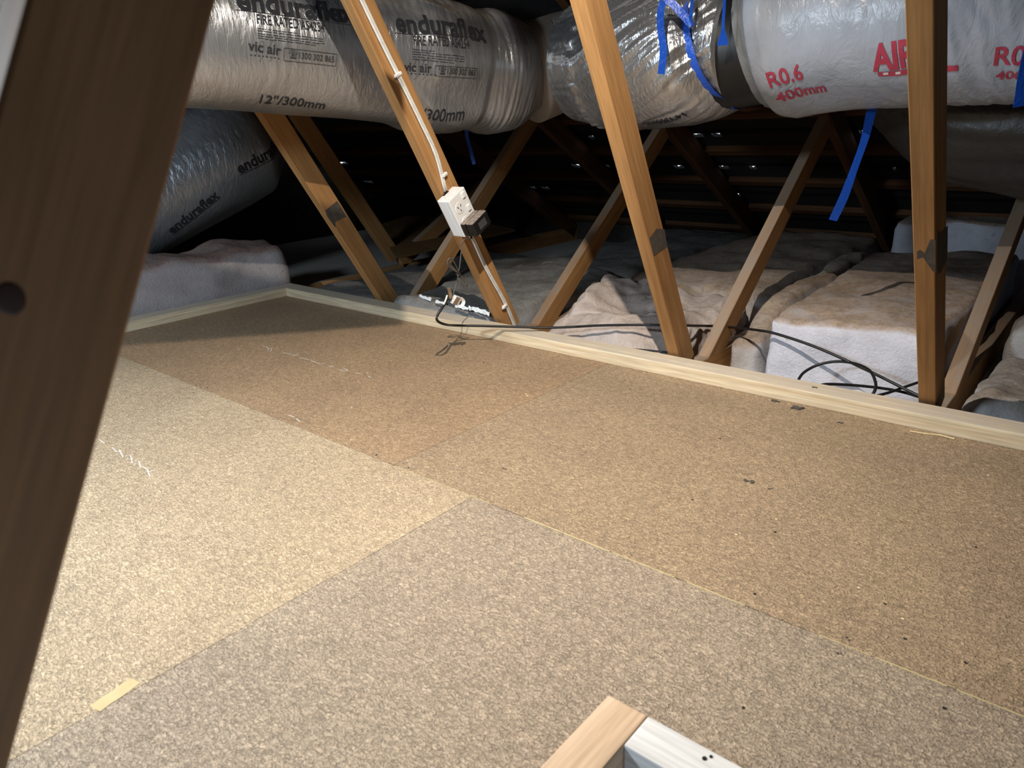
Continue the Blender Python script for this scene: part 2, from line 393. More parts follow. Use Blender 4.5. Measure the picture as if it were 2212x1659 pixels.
# ridge capping closes the apex
bm = box((GXL, AP_Y-0.30, AP_Z+0.02), (GXR, AP_Y+0.30, AP_Z+0.06)); obj('ridge_capping', bm, M_TILE, roof)
for nm, x in (('wall_left', GXL), ('wall_right', GXR)):
    bm = bmesh.new()
    pts = [(EYN-0.2, -0.13), (EYF+0.2, -0.13), (AP_Y, AP_Z+0.12)]
    for x0 in (x, x+0.02): pass
    A = [bm.verts.new((x, p[0], p[1])) for p in pts]; B = [bm.verts.new((x+0.02, p[0], p[1])) for p in pts]
    bm.faces.new(A); bm.faces.new(B[::-1])
    for k in range(3): bm.faces.new((A[k], B[k], B[(k+1) % 3], A[(k+1) % 3]))
    bmesh.ops.recalc_face_normals(bm, faces=bm.faces)
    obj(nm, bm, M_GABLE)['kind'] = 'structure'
for nm, y in (('wall_eave_far', EYF-0.05), ('wall_eave_near', EYN)):
    obj(nm, box((GXL, y, -0.2), (GXR, y+0.05, 0.06)), M_GABLE)['kind'] = 'structure'
# the room below the access opening
bm = bmesh.new()
add_box(bm, (-1.6, -1.8, -2.4), (1.7, 1.6, -2.38)); add_box(bm, (-1.62, -1.8, -2.4), (-1.6, 1.6, CZ-0.012)); add_box(bm, (1.7, -1.8, -2.4), (1.72, 1.6, CZ-0.012))
add_box(bm, (-1.6, -1.82, -2.4), (1.7, -1.8, CZ-0.012)); add_box(bm, (-1.6, 1.6, -2.4), (1.7, 1.62, CZ-0.012))
obj('wall_room_below', bm, M_PLASTER)['kind'] = 'structure'

# ------------------------------------------------------------------ roof trusses
def beam_edge(name, p, q, x1, mat, parent, depth=TD, w=TW, ylow=None, sgn=1):
    """timber in the plane x=x1-w..x1 whose front (-y) edge runs from p to q (y,z)"""
    p = Vector((x1, p[0], p[1])); q = Vector((x1, q[0], q[1])); d = (q-p); L = d.length; d.normalize()
    e = Vector((0, d.z, -d.y)) * sgn            # in-plane, towards +y for sgn=1
    if sgn*e.y < 0: e = -e
    mw = frame(p, d, e)                          # local X along, local Z depth; local Y = z cross x
    ysgn = 1 if (mw.to_3x3() @ Vector((0, 1, 0))).x < 0 else -1
    a, b = ((0, 0, 0), (L, w, depth)) if ysgn == 1 else ((0, -w, 0), (L, 0, depth))
    return obj(name, box(a, b, 0.0015), mat, parent, mw), mw, L
def line_at(pa, pb, x, z):
    a = at(*pa, x=x); b = at(*pb, x=x); t = (z-a.z)/(b.z-a.z); return (a.y+(b.y-a.y)*t, z)
CH = -0.0205                                    # top of bottom chords
TR = {}; ROOTS = {}
TX = [-2.135, -1.532, -0.888, -0.268]
near = [((826, 650), (575, 262)), ((1085, 697), (756, 0)), ((1470, 780), (1263, 0)), ((2022, 881), (2017, 0))]
away = [((905, 625), (1035, 420)), ((1170, 690), (1345, 409)), ((1535, 765), (1737, 358)), ((2086, 796), (2176, 560))]
labels = ['truss timbers at the back left, half hidden by the printed silver duct', 'roof truss whose leaning web carries the white power outlet',
          'roof truss between the power outlet and the rightmost upright web', 'rightmost roof truss, its near web almost upright in front of the white duct']
def top_chord(root, x1, side, mat=M_DARKWOOD):
    y1 = 3.98 if side == 1 else -2.37
    p = Vector((x1, AP_Y, roof_z(AP_Y)-0.002)); q = Vector((x1, y1, roof_z(y1)-0.002))
    d = (q-p); L = d.length; d.normalize()
    mw = frame(p, d, Vector((0, 0, 1)))
    ysgn = 1 if (mw.to_3x3() @ Vector((0, 1, 0))).x < 0 else -1
    a, b = ((0, 0, -0.085), (L, TW, 0)) if ysgn == 1 else ((0, -TW, -0.085), (L, 0, 0))
    return obj('top_chord', box(a, b, 0.0015), mat, root, mw)
def nail_plate(root, x1, y, z, w=0.075, h=0.055):
    bm = bmesh.new(); add_box(bm, (x1, y-w/2, z-h/2), (x1+0.0012, y+w/2, z+h/2))
    obj('nail_plate', bm, M_COLLAR, root)
for i, x1 in enumerate(TX):
    root = thing('roof_truss', labels[i], 'roof truss', (x1-TW/2, 1.75, CH), 'trusses standing along the far rail')
    a = line_at(*near[i], x1, CH); zt = 1.66 if i != 3 else 1.5
    b = line_at(*near[i], x1, 1.0); sl = (b[0]-a[0])/(b[1]-a[1]); zt = 1.62
    yb = a[0]+sl*(zt-CH)
    # web meets the ridge; stop where it reaches it
    if yb < AP_Y+0.05: zt = CH+(AP_Y+0.05-a[0])/sl; yb = AP_Y+0.05
    web, mw, L = beam_edge('web', a, (yb, min(zt, roof_z(yb)-0.12)), x1, M_WEB, root)
    TR[i] = (a, sl, x1); ROOTS[i] = root
    c = line_at(*away[i], x1, CH); d = line_at(*away[i], x1, 0.4); s2 = (d[0]-c[0])/(d[1]-c[1])
    # leaning away until the top chord
    zz = CH
    while roof_z(c[0]+s2*(zz-CH))-0.10 > zz and zz < 1.2: zz += 0.01
    beam_edge('web', c, (c[0]+s2*(zz-CH), zz), x1, M_WEB, root)
    obj('bottom_chord', box((x1-TW, EYN+0.05, CZ), (x1, EYF-0.05, CH), 0.0015), M_WEB, root) if False else None
    bm = box((0, -TW, -0.084), (EYF-EYN-0.2, 0, 0), 0.0015)
    obj('bottom_chord', bm, M_WEB, root, Matrix(((0, -1, 0, x1-TW), (1, 0, 0, EYN+0.1), (0, 0, 1, CH), (0, 0, 0, 1))))
    top_chord(root, x1, 1); top_chord(root, x1, -1)
# shorter truss of the hip end, far left behind
root = thing('roof_truss', 'dark short truss deep at the back left, its node over the brown board', 'roof truss', (-2.85, 2.4, 0.0), 'trusses standing along the far rail')
x1 = -2.84
p0 = at(838, 552, x=x1); p1 = at(640, 262, x=x1); q0 = at(872, 546, x=x1); q1 = at(1010, 420, x=x1)
def ext(p, q, z): t = (z-p.z)/(q.z-p.z); v = p+(q-p)*t; return (v.y, v.z)
beam_edge('web', ext(p0, p1, 0.0), ext(p0, p1, 1.0), x1, M_WEB, root)
beam_edge('web', ext(q0, q1, 0.02), ext(q0, q1, 0.45), x1, M_WEB, root)
bm = box((0, -TW, -0.084), (2.3, 0, 0), 0.0015)
obj('bottom_chord', bm, M_WEB, root, Matrix(((0, -1, 0, x1-TW), (1, 0, 0, 1.72), (0, 0, 1, CH), (0, 0, 0, 1))))
top_chord(root, x1, 1); top_chord(root, x1, -1)
# the web standing close to the lens beside the access opening
px1 = -0.352
pe = at(20, 1659, x=px1); qe = at(470, 0, x=px1); d = (qe-pe).normalized()
s = d.y/d.z
ya = pe.y + s*(CH-pe.z); zt = 1.55
L = (zt-CH)/d.z
e = Vector((0, d.z, -d.y))
mw = frame(Vector((px1, ya, CH)), d, -e)       # local Z towards -y
yax = (mw.to_3x3() @ Vector((0, 1, 0))).x
bm = box((0, 0, 0), (L, TW, TD), 0.002) if yax < 0 else box((0, -TW, 0), (L, 0, TD), 0.002)
pw = thing('roof_truss_web', 'large dark brown timber web in the left foreground with a round knot', 'timber', (px1-TW/2, ya, CH))
obj('timber', bm, M_POST, pw, mw)
k = at(22, 645, x=px1)
bm = bmesh.new(); bmesh.ops.create_circle(bm, cap_ends=True, segments=20, radius=0.0065)
obj('knot', bm, plain('dark_knot', (0.06, 0.03, 0.025), 0.6, bmp=0), pw, Matrix.Translation(k+Vector((0.0004, 0, 0))) @ d.to_track_quat('Y', 'X').to_matrix().to_4x4() @ Matrix.Rotation(0, 4, 'Z')) if False else None
bm = bmesh.new(); bmesh.ops.create_uvsphere(bm, u_segments=16, v_segments=8, radius=1.0)
bmesh.ops.scale(bm, vec=(0.0007, 0.0058, 0.0072), verts=bm.verts)
obj('knot', bm, plain('dark_knot', (0.06, 0.03, 0.025), 0.6, bmp=0), pw, Matrix.Translation(k), smooth=True)
# shadow bands across the webs, painted as thin grey patches
M_BAND = plain('grey_band_shadow', (0.095, 0.080, 0.066), 0.9, var=0.3, sc=60)
def shadow_band(i, poly, front=False):
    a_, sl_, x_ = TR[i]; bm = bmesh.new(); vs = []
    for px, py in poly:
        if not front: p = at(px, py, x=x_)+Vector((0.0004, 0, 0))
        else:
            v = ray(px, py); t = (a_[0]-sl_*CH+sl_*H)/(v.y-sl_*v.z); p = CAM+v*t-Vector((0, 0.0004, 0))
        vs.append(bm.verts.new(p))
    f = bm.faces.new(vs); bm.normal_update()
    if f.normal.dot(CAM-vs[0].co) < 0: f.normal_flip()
    obj('painted_shadow', bm, M_BAND, ROOTS[i])
shadow_band(0, [(702, 455), (728, 434), (735, 444), (748, 468), (724, 479), (724, 492), (707, 468)])
shadow_band(2, [(1403, 515), (1418, 494), (1435, 495), (1441, 532), (1412, 553)])
shadow_band(3, [(1981, 543), (1988, 540), (1998, 547), (2010, 517), (2021, 518), (2021, 589), (2014, 585), (1994, 556), (1981, 560)], True)
shadow_band(3, [(2025, 492), (2030, 505), (2047, 486), (2046, 560), (2033, 588), (2025, 592)])

# ------------------------------------------------------------------ rails round the floor, frame round the opening
def long_timber(name, p, q, w, h, mat, label, cat='timber rail', group=None, up=(0, 0, 1), bev=0.0025):
    p = Vector(p); q = Vector(q); L = (q-p).length
    mw = frame(p, q-p, up)
    o = obj(name, box((0, -w/2, 0), (L, w/2, h), bev, 2), mat, None, mw)
    return tag(o, label, cat, group)
long_timber('timber_rail', (RAIL_X, RAIL_Y+RW/2, 0.0), (0.75, RAIL_Y+RW/2, 0.0), RW, RT, M_PINE, 'long pale pine rail along the far edge of the floor', group='pale pine rails round the floor')
long_timber('timber_rail', (RAIL_X-RW/2, -0.1, 0.0), (RAIL_X-RW/2, RAIL_Y+RW, 0.0), RW, RT, M_PINE, 'pale pine rail along the left edge of the floor, before the tall batt', group='pale pine rails round the floor')
FT = 0.07; FWD = 0.047
long_timber('opening_frame_timber', (HX-FWD/2, -0.06, 0.0), (HX-FWD/2, HY+FWD, 0.0), FWD, FT, M_PINE2, 'pinkish pine frame timber at the bottom edge, left of the white one', 'frame timber', 'frame of the access opening')
wt = long_timber('opening_frame_timber', (HX+0.001, HY+FWD/2, 0.0), (0.36, HY+FWD/2, 0.0), FWD, FT, M_WHITEWOOD, 'white-washed frame timber with two nail holes at the bottom edge', 'frame timber', 'frame of the access opening')
for px, py, r in ((1522, 1639, 0.0028), (1536, 1635, 0.0020)):
    p = at(px, py, z=FT)
    bm = bmesh.new(); bmesh.ops.create_cone(bm, cap_ends=True, segments=12, radius1=r, radius2=r*0.8, depth=0.002)
    obj('nail_hole', bm, M_HOLE, wt, Matrix.Translation(p))
# lining of the opening
lin = bmesh.new()
add_box(lin, (HX-0.02, -0.35, CZ-0.012), (HX, HY, -0.0195)); add_box(lin, (HX-0.02, HY, CZ-0.012), (0.36, HY+0.02, -0.0195)); add_box(lin, (0.36, -0.35, CZ-0.012), (0.38, HY+0.02, -0.0195)); add_box(lin, (HX-0.02, -0.37, CZ-0.012), (0.38, -0.35, -0.0195))
obj('trim_1', lin, M_PINE2)['kind'] = 'structure'

# ------------------------------------------------------------------ ducts
class Duct:
    def __init__(s, pts, rad, disp, sub=24):
        s.path = catmull(pts, sub); s.len = [0.0]
        for a, b in zip(s.path, s.path[1:]): s.len.append(s.len[-1]+(b-a).length)
        s.L = s.len[-1]; s.rad = rad; s.disp = disp
    def ax(s, l):
        import bisect
        i = min(max(bisect.bisect(s.len, l)-1, 0), len(s.path)-2)
        t = (l-s.len[i])/(s.len[i+1]-s.len[i])
        p = s.path[i].lerp(s.path[i+1], t)
        def tan(j): return (s.path[min(j+1, len(s.path)-1)]-s.path[max(j-1, 0)]).normalized()
        a = tan(i).lerp(tan(i+1), t).normalized()
        u = Vector((0, 0, 1)); u = (u-a*u.dot(a)).normalized(); n = a.cross(u)
        return p, a, u, n
    def at(s, l, phi, off=0.0, flat=False):
        p, a, u, n = s.ax(l); r = s.rad(l/s.L)+off
        if not flat: r += s.disp(l, phi)
        return p + (n*math.cos(phi)+u*math.sin(phi))*r
    def mesh(s, ns, nphi):
        bm = bmesh.new(); rings = []; s.ns, s.nphi = ns, nphi
        s.G = np.zeros((ns+1, nphi+1, 3)); face = np.zeros((ns+1, nphi+1), bool)
        for i in range(ns+1):
            l = s.L*i/ns; p, a, u, n = s.ax(l); r0 = s.rad(i/ns); row = []
            for k in range(nphi+1):
                f = -math.pi+2*math.pi*k/nphi; e = n*math.cos(f)+u*math.sin(f)
                P = p+e*(r0+s.disp(l, f)) if k < nphi else Vector(s.G[i, 0])
                s.G[i, k] = P; face[i, k] = e.dot(CAM-P) > 0 and abs(f) < 2.2
                if k < nphi: row.append(bm.verts.new(P))
            rings.append(row)
        for a, b in zip(rings, rings[1:]):
            for k in range(nphi): bm.faces.new((a[k], b[k], b[(k+1) % nphi], a[(k+1) % nphi]))
        bm.faces.new(rings[0]); bm.faces.new(rings[-1][::-1])
        bmesh.ops.recalc_face_normals(bm, faces=bm.faces)
        q = (s.G-np.array(CAM)) @ np.array(R)
        s.U = CX+F*q[..., 0]/q[..., 2]; s.V = CY+F*q[..., 1]/q[..., 2]; s.face = face & (q[..., 2] > 0)
        return bm
    def surf(s, l, f):
        x = min(max(l/s.L*s.ns, 0), s.ns-1e-6); y = min(max((f+math.pi)/(2*math.pi)*s.nphi, 0), s.nphi-1e-6)
        i, k = int(x), int(y); x -= i; y -= k; G = s.G
        return Vector(G[i, k]*(1-x)*(1-y)+G[i+1, k]*x*(1-y)+G[i, k+1]*(1-x)*y+G[i+1, k+1]*x*y)
    def on(s, l, f, off):
        p, a, u, n = s.ax(min(max(l, 0), s.L)); return s.surf(l, f)+(n*math.cos(f)+u*math.sin(f))*off
    def hit(s, px, py):
        d = (s.U-px)**2+(s.V-py)**2; d = np.where(s.face, d, 1e12)
        i, k = np.unravel_index(np.argmin(d), d.shape); best = None
        for a in np.linspace(-1, 1, 13):
            for b in np.linspace(-1, 1, 13):
                l = min(max(i+a, 0), s.ns)*s.L/s.ns; f = -math.pi+2*math.pi*(k+b)/s.nphi
                q = proj(s.surf(l, f)); dd = (q[0]-px)**2+(q[1]-py)**2
                if best is None or dd < best[0]: best = (dd, l, f)
        return best[1], best[2], math.sqrt(best[0])

def nz(x, y, z=0.0): return noise.noise(Vector((x, y, z)))
def crease(x, y, z=0.0): return 1-2*abs(nz(x, y, z))
def sstep(a, b, x):
    t = min(max((x-a)/(b-a), 0), 1); return t*t*(3-2*t)

_font_cache = {}
def text_geo(body, bold=0.0, cuts=0.006, spacing=1.0):
    """flat lettering cut into small cells: list of verts (x,y), faces; cap height about 0.7"""
    key = (body, bold, spacing)
    if key in _font_cache: return _font_cache[key]
    cu = bpy.data.curves.new('t', 'FONT'); cu.body = body; cu.size = 1.0; cu.offset = bold; cu.space_character = spacing; cu.resolution_u = 3
    o = bpy.data.objects.new('t', cu); COL.objects.link(o)
    dg = bpy.context.evaluated_depsgraph_get(); me = bpy.data.meshes.new_from_object(o.evaluated_get(dg))
    bm = bmesh.new(); bm.from_mesh(me)
    bpy.data.objects.remove(o); bpy.data.curves.remove(cu); bpy.data.meshes.remove(me)
    xs = [v.co.x for v in bm.verts]; ys = [v.co.y for v in bm.verts]
    bmesh.ops.triangulate(bm, faces=bm.faces)
    def cut(lo, hi, axis, step):
        t = lo+step
        while t < hi:
            co = Vector((t, 0, 0)) if axis == 0 else Vector((0, t, 0)); no = Vector((1, 0, 0)) if axis == 0 else Vector((0, 1, 0))
            bmesh.ops.bisect_plane(bm, geom=bm.verts[:]+bm.edges[:]+bm.faces[:], plane_co=co, plane_no=no); t += step
    cut(min(xs), max(xs), 0, 0.14); cut(min(ys), max(ys), 1, 0.14)
    bm.verts.index_update()
    res = ([(v.co.x, v.co.y) for v in bm.verts], [[v.index for v in f.verts] for f in bm.faces], min(xs), max(xs))
    bm.free(); _font_cache[key] = res; return res
def rect_geo(x0, x1, y0, y1, nx=24, ny=1):
    vs = [(x0+(x1-x0)*i/nx, y0+(y1-y0)*j/ny) for j in range(ny+1) for i in range(nx+1)]
    fs = [[j*(nx+1)+i, j*(nx+1)+i+1, (j+1)*(nx+1)+i+1, (j+1)*(nx+1)+i] for j in range(ny) for i in range(nx)]
    return vs, fs
def press(bm, duct, geo, org, du, dv, off=0.0017):
    """lay flat geometry on the duct: org=(l,phi); du,dv = (dl,dphi) per unit"""
    vs = [bm.verts.new(duct.on(org[0]+x*du[0]+y*dv[0], org[1]+x*du[1]+y*dv[1], off)) for x, y in geo[0]]
    for f in geo[1]:
        try: bm.faces.new([vs[i] for i in f])
        except ValueError: pass
def lettering(duct, parent, body, pl, pr, mat, hs=1.0, bold=0.012, name='printed_lettering', spacing=1.0, extra=None):
    """print between two photo points on the duct's own surface"""
    a = duct.hit(*pl); b = duct.hit(*pr); g_ = text_geo(body, bold, spacing=spacing)
    wdt = g_[3]-g_[2]; rr = duct.rad(a[0]/duct.L)
    du = ((b[0]-a[0])/wdt, (b[1]-a[1])/wdt)
    dvl = -du[1]*rr*hs; dvp = du[0]/rr*hs
    bm = bmesh.new()
    org = (a[0]-g_[2]*du[0], a[1]-g_[2]*du[1])
    press(bm, duct, (g_[0], g_[1]), org, du, (dvl, dvp))
    for x0, x1, y0, y1 in (extra or []):
        press(bm, duct, rect_geo(x0*wdt, x1*wdt, y0, y1), (a[0], a[1]), du, (dvl, dvp))
    return obj(name, bm, mat, parent)

# --- printed silver duct, upper left
def disp1(l, f):
    k = l + 0.014*nz(f*2.2, l*6, 3) + 0.006*nz(f*6, l*14, 8)
    w_ = crease(k*34, f*1.1+0.2*k, 1)*0.5 + crease(k*75, f*2.2, 5)*0.35
    amp = 0.0034*(0.5+0.9*max(0, nz(l*5, f*1.2, 9)+0.25)) * (0.35+0.65*sstep(-0.9, 0.2, f))
    sag = 0.008*nz(l*3.2, f*1.4, 20) + 0.016*math.exp(-((f+0.95)/0.38)**2)
    e = sstep(0.98, 1.08, l)*sstep(1.30, 1.16, l); tent = 0.020*e*crease(f*1.5+0.5+2.5*(l-1.0), l*2, 30)
    pl = 0.0035*crease(l*60, f*0.8, 44)*sstep(1.24, 1.30, l)
    return w_*amp + sag + tent + pl
def rad1(t):
    l = t*1.62
    return 0.182 - 0.010*sstep(1.25, 1.28, l) + 0.014*math.exp(-((l-1.36)/0.05)**2) - 0.085*sstep(1.42, 1.58, l)
P1 = [Vector((-2.07, 0.62, 0.91)), Vector((-1.97, 1.02, 0.893)), Vector((-1.875, 1.42, 0.857)), Vector((-1.77, 1.83, 0.812)), Vector((-1.68, 2.18, 0.780))]
D1 = Duct(P1, rad1, disp1)
d1 = thing('flexible_duct', 'silver foil duct with large black lettering at the upper left', 'duct', P1[0], 'flexible air ducts')
b1 = obj('foil_jacket', D1.mesh(420, 150), M_FOIL, d1, smooth=True)
def block(duct, parent, base, sc, f_end):
    """the repeated print: heading, rule, approval line, small lines, maker, boxed number, size"""
    pass
lettering(D1, b1, 'enduraflex', (513, 20), (768, 52), M_INK, 1.0, 0.030)
lettering(D1, b1, 'FIRE RATED AS4254', (556, 51), (701, 70), M_INK, 1.6, 0.014)
lettering(D1, b1, 'vic air', (536, 108), (606, 120), M_INK, 1.0, 0.018)
lettering(D1, b1, '\u260e1300 302 865', (624, 123), (721, 135), M_INK, 1.15, 0.004)
lettering(D1, b1, "12''/300mm", (559, 222), (699, 235), M_INK, 1.0, 0.010)
lettering(D1, b1, 'enduraflex', (856, 68), (1052, 92), M_INK, 1.1, 0.030)
lettering(D1, b1, 'FIRE RATED AS4254', (893, 97), (1014, 106), M_INK, 1.6, 0.014)
lettering(D1, b1, 'vic air', (872, 153), (932, 157), M_INK, 1.0, 0.018)
lettering(D1, b1, '\u260e1300 302 865', (947, 158), (1026, 163), M_INK, 1.15, 0.004)
lettering(D1, b1, "12''/300mm", (868, 247), (1001, 257), M_INK, 1.05, 0.010)
def rule(duct, parent, a, b, th, name='printed_rule', off=0.0017):
    A = duct.hit(*a); B = duct.hit(*b); Lr = math.hypot(B[0]-A[0], (B[1]-A[1])*0.18)
    du = ((B[0]-A[0]), (B[1]-A[1])); r_ = duct.rad(A[0]/duct.L); k_ = th/max(Lr, 1e-4)
    bm = bmesh.new(); press(bm, duct, rect_geo(0, 1, 0, 1, 40), (A[0], A[1]), du, (-du[1]*r_*k_, du[0]/r_*k_), off); return bm
def merge(bms):
    out = bmesh.new()
    for b_ in bms:
        me = bpy.data.meshes.new('m'); b_.to_mesh(me); b_.free(); out.from_mesh(me); bpy.data.meshes.remove(me)
    return out
obj('printed_rule', rule(D1, b1, (508, 22), (772, 57), 0.0014), M_INK, b1)
obj('printed_rule', rule(D1, b1, (852, 72), (1050, 88), 0.0014), M_INK, b1)
for q in (((614, 104), (727, 118), (724, 142), (613, 130)), ((940, 142), (1031, 148), (1030, 169), (939, 163))):
    obj('printed_box', merge([rule(D1, b1, q[k], q[(k+1) % 4], 0.0012) for k in range(4)]), M_INK, b1)
# fine print: broken rows too small to read
for (x0, y0, x1, y1, n) in ((556, 62, 700, 80, 5), (891, 107, 1002, 118, 5)):
    bms = []
    for r_ in range(n):
        yy = r_*5.2
        x = x0; ln = x1-(18 if r_ in (0, 4) else 0)-(40 if r_ == 0 else 0)
        while x < ln:
            wd = random.uniform(7, 20); xe = min(x+wd, ln)
            if xe-x < 4: break
            sl = (y1-y0)/(x1-x0)
            bms.append(rule(D1, b1, (x, y0+yy+sl*(x-x0)), (xe, y0+yy+sl*(xe-x0)), 0.0014)); x = xe+2.5
    obj('fine_print', merge(bms), M_INK, b1)
for (x0, y0, sl) in ((540, 119, 0.13), (878, 159, 0.06)):
    bms = []
    for k_ in range(8):
        bms.append(rule(D1, b1, (x0+k_*8.5, y0+sl*k_*8.5), (x0+k_*8.5+4, y0+sl*(k_*8.5+4)), 0.0022))
    for cx_ in ((561, 584) if x0 < 600 else (896, 914)):           # two looped strokes over the maker's name
        pts = [(cx_-9, y0+4), (cx_-3, y0-18), (cx_+4, y0-31), (cx_+9, y0-27), (cx_+8, y0-14), (cx_+4, y0+6), (cx_-2, y0+13)]
        for a_, c_ in zip(pts, pts[1:]): bms.append(rule(D1, b1, a_, c_, 0.0007))
    obj('printed_emblem', merge(bms), M_INK, b1)

# dusty metal elbow joining the two silver ducts behind
el = Duct([D1.at(D1.L*0.93, 0, 0, True)*0+P1[-1]+Vector((-0.02, -0.10, 0.01)), Vector((-1.64, 2.20, 0.83)), Vector((-1.52, 2.21, 0.838)), Vector((-1.38, 2.06, 0.82)), Vector((-1.33, 1.99, 0.805))],
          lambda t: 0.158, lambda l, f: 0.002*nz(l*10, f*2))
o = obj('duct_elbow', el.mesh(40, 40), M_COLLAR, smooth=True); tag(o, 'dusty brown duct elbow between the printed and the crumpled silver duct', 'duct elbow')

# --- crumpled silver duct in the middle
def disp2(l, f):
    if l < 0.085:
        return 0.0022*crease(f*9, l*6, 2) + 0.0012*nz(l*60, f*8)
    s_ = f*1.0 - (l-0.20)*3.4 + 0.25*nz(l*4, f*1.5, 7)
    w_ = crease(s_*4.2, l*2.2, 11)*0.6 + crease(s_*9.5, l*3.5, 15)*0.35 + 0.2*nz(s_*20, l*10, 4)
    amp = 0.013*sstep(0.085, 0.2, l)*(0.35+0.65*sstep(-1.0, 0.1, f))*(1-0.4*sstep(0.42, 0.52, l)) + 0.004*math.exp(-((l-0.10)/0.03)**2)
    hem = 0.006*crease(f*11, 0.3, 40)*math.exp(-((l-0.095)/0.018)**2)
    tie = -0.022*math.exp(-((l-0.45+0.045*f)/0.035)**2)
    return w_*amp + 0.009*nz(l*4, f*1.3, 33) + hem + tie
def rad2(t):
    l = t*0.51
    return 0.165 + 0.012*sstep(0.0, 0.09, l) + 0.008*sstep(0.09, 0.2, l) - 0.030*sstep(0.36, 0.53, l)
P2 = [Vector((-1.385, 1.98, 0.805)), Vector((-1.20, 1.96, 0.800)), Vector((-1.03, 1.945, 0.800)), Vector((-0.88, 1.945, 0.802))]
D2 = Duct(P2, rad2, disp2)
d2 = thing('flexible_duct', 'crumpled shiny silver duct tied with blue strap, between printed and white ducts', 'duct', P2[0], 'flexible air ducts')
b2 = obj('foil_jacket', D2.mesh(300, 200), M_FOIL2, d2, smooth=True)
lettering(D2, b2, "14''/350mm", (1474, 243), (1388, 266), M_INK, 1.0, 0.012)
obj('taped_sleeve', D2.mesh(4, 8), M_FOIL, d2) if False else None

# --- black connector between
P23 = [Vector((-0.93, 1.95, 0.795)), Vector((-0.78, 1.955, 0.812))]
D23 = Duct(P23, lambda t: 0.142, lambda l, f: 0.0015*nz(l*20, f*5), 8)
tag(obj('duct_joiner', D23.mesh(24, 60), M_BLACK, smooth=True), 'black duct joiner between the crumpled silver and the white duct', 'duct joiner')

# --- white duct on the right
def disp3(l, f):
    s_ = f + (l-0.3)*1.6 + 0.2*nz(l*4, f*1.5, 7)
    w_ = crease(l*19+f*2.0, f*1.4, 51)*0.6 + crease(l*38+f*3.5, f*2.5, 55)*0.3
    amp = 0.0150*sstep(0.22, 0.46, l)*(0.5+0.5*sstep(-0.7, 0.3, f)) + 0.0012
    return w_*amp + 0.010*nz(l*3.4, f*1.3, 63)
def rad3(t):
    l = t*1.45
    return 0.170 + 0.024*math.sqrt(min(1, max(0, l/0.04))) + 0.008*sstep(0.05, 0.4, l)
P3 = [Vector((-0.800, 1.955, 0.812)), Vector((-0.64, 1.96, 0.845)), Vector((-0.45, 1.965, 0.848)), Vector((-0.10, 1.98, 0.853)), Vector((0.30, 1.99, 0.86)), Vector((0.64, 2.0, 0.87))]
D3 = Duct(P3, rad3, disp3)
d3 = thing('flexible_duct', 'white plastic-wrapped duct with red lettering at the upper right', 'duct', P3[0], 'flexible air ducts')
b3 = obj('film_jacket', D3.mesh(330, 150), M_WFILM, d3, smooth=True)
D3S = Duct([Vector((-0.838, 1.952, 0.800)), Vector((-0.815, 1.954, 0.807)), Vector((-0.79, 1.955, 0.815))], lambda t: 0.146+0.030*t, lambda l, f: 0.004*crease(f*5, l*9, 95)+0.004*nz(f*2, l*8, 3))
obj('end_sleeve', D3S.mesh(30, 90), M_GREYF, d3, smooth=True)
lettering(D3, b3, 'R0.6', (1664, 189), (1737, 170), M_RED, 1.15, 0.018)
lettering(D3, b3, '400mm', (1680, 220), (1786, 197), M_RED, 1.0, 0.018)
lettering(D3, b3, 'AIR', (1886, 152), (1985, 142), M_RED, 1.5, 0.035, spacing=0.95)
obj('printed_band', merge([rule(D3, b3, (1898, 164), (2070, 152), 0.012)]), M_RED, b3)
obj('printed_marks', merge([rule(D3, b3, (x_, 162-(x_-1898)*0.07), (x_+11, 161-(x_-1898)*0.07), 0.006, off=0.002) for x_ in (1909, 1935, 1962)]), M_WHITEINK, b3)
lettering(D3, b3, 'R0.6', (2146, 140), (2262, 136), M_RED, 1.05, 0.018)
lettering(D3, b3, '400mm', (2150, 172), (2270, 168), M_RED, 0.9, 0.018)

# --- dark printed duct dropping behind, lower left
def disp4(l, f): return 0.0050*(crease(l*34+0.6*nz(f*4, l*9, 2)*3+f, f*2.5, 71)*0.6+0.4*crease(l*70, f*4, 6))*(0.15+0.85*sstep(0.0, 0.8, f)) + 0.009*nz(l*3, f*1.5, 77)
P4 = [CAM+(v-CAM)*1.10 for v in (Vector((-2.93, 0.85, 0.28)), Vector((-2.86, 1.25, 0.435)), Vector((-2.80, 1.62, 0.59)), Vector((-2.775, 1.75, 0.645)))]
D4 = Duct(P4, lambda t: 0.222-0.09*sstep(0.86, 1.0, t), disp4)
d4 = thing('flexible_duct', 'dim silver duct with slanting black lettering, sloping down behind the foreground web', 'duct', P4[0], 'flexible air ducts')
b4 = obj('foil_jacket', D4.mesh(220, 120), M_FOILD, d4, smooth=True)
lettering(D4, b4, 'enduraflex', (370, 505), (474, 424), M_INK, 1.0, 0.03)
lettering(D4, b4, 'enduraflex', (517, 376), (612, 303), M_INK, 1.0, 0.03)
obj('printed_rule', rule(D4, b4, (372, 507), (476, 427), 0.003), M_INK, b4)
obj('printed_rule', rule(D4, b4, (519, 379), (614, 306), 0.003), M_INK, b4)

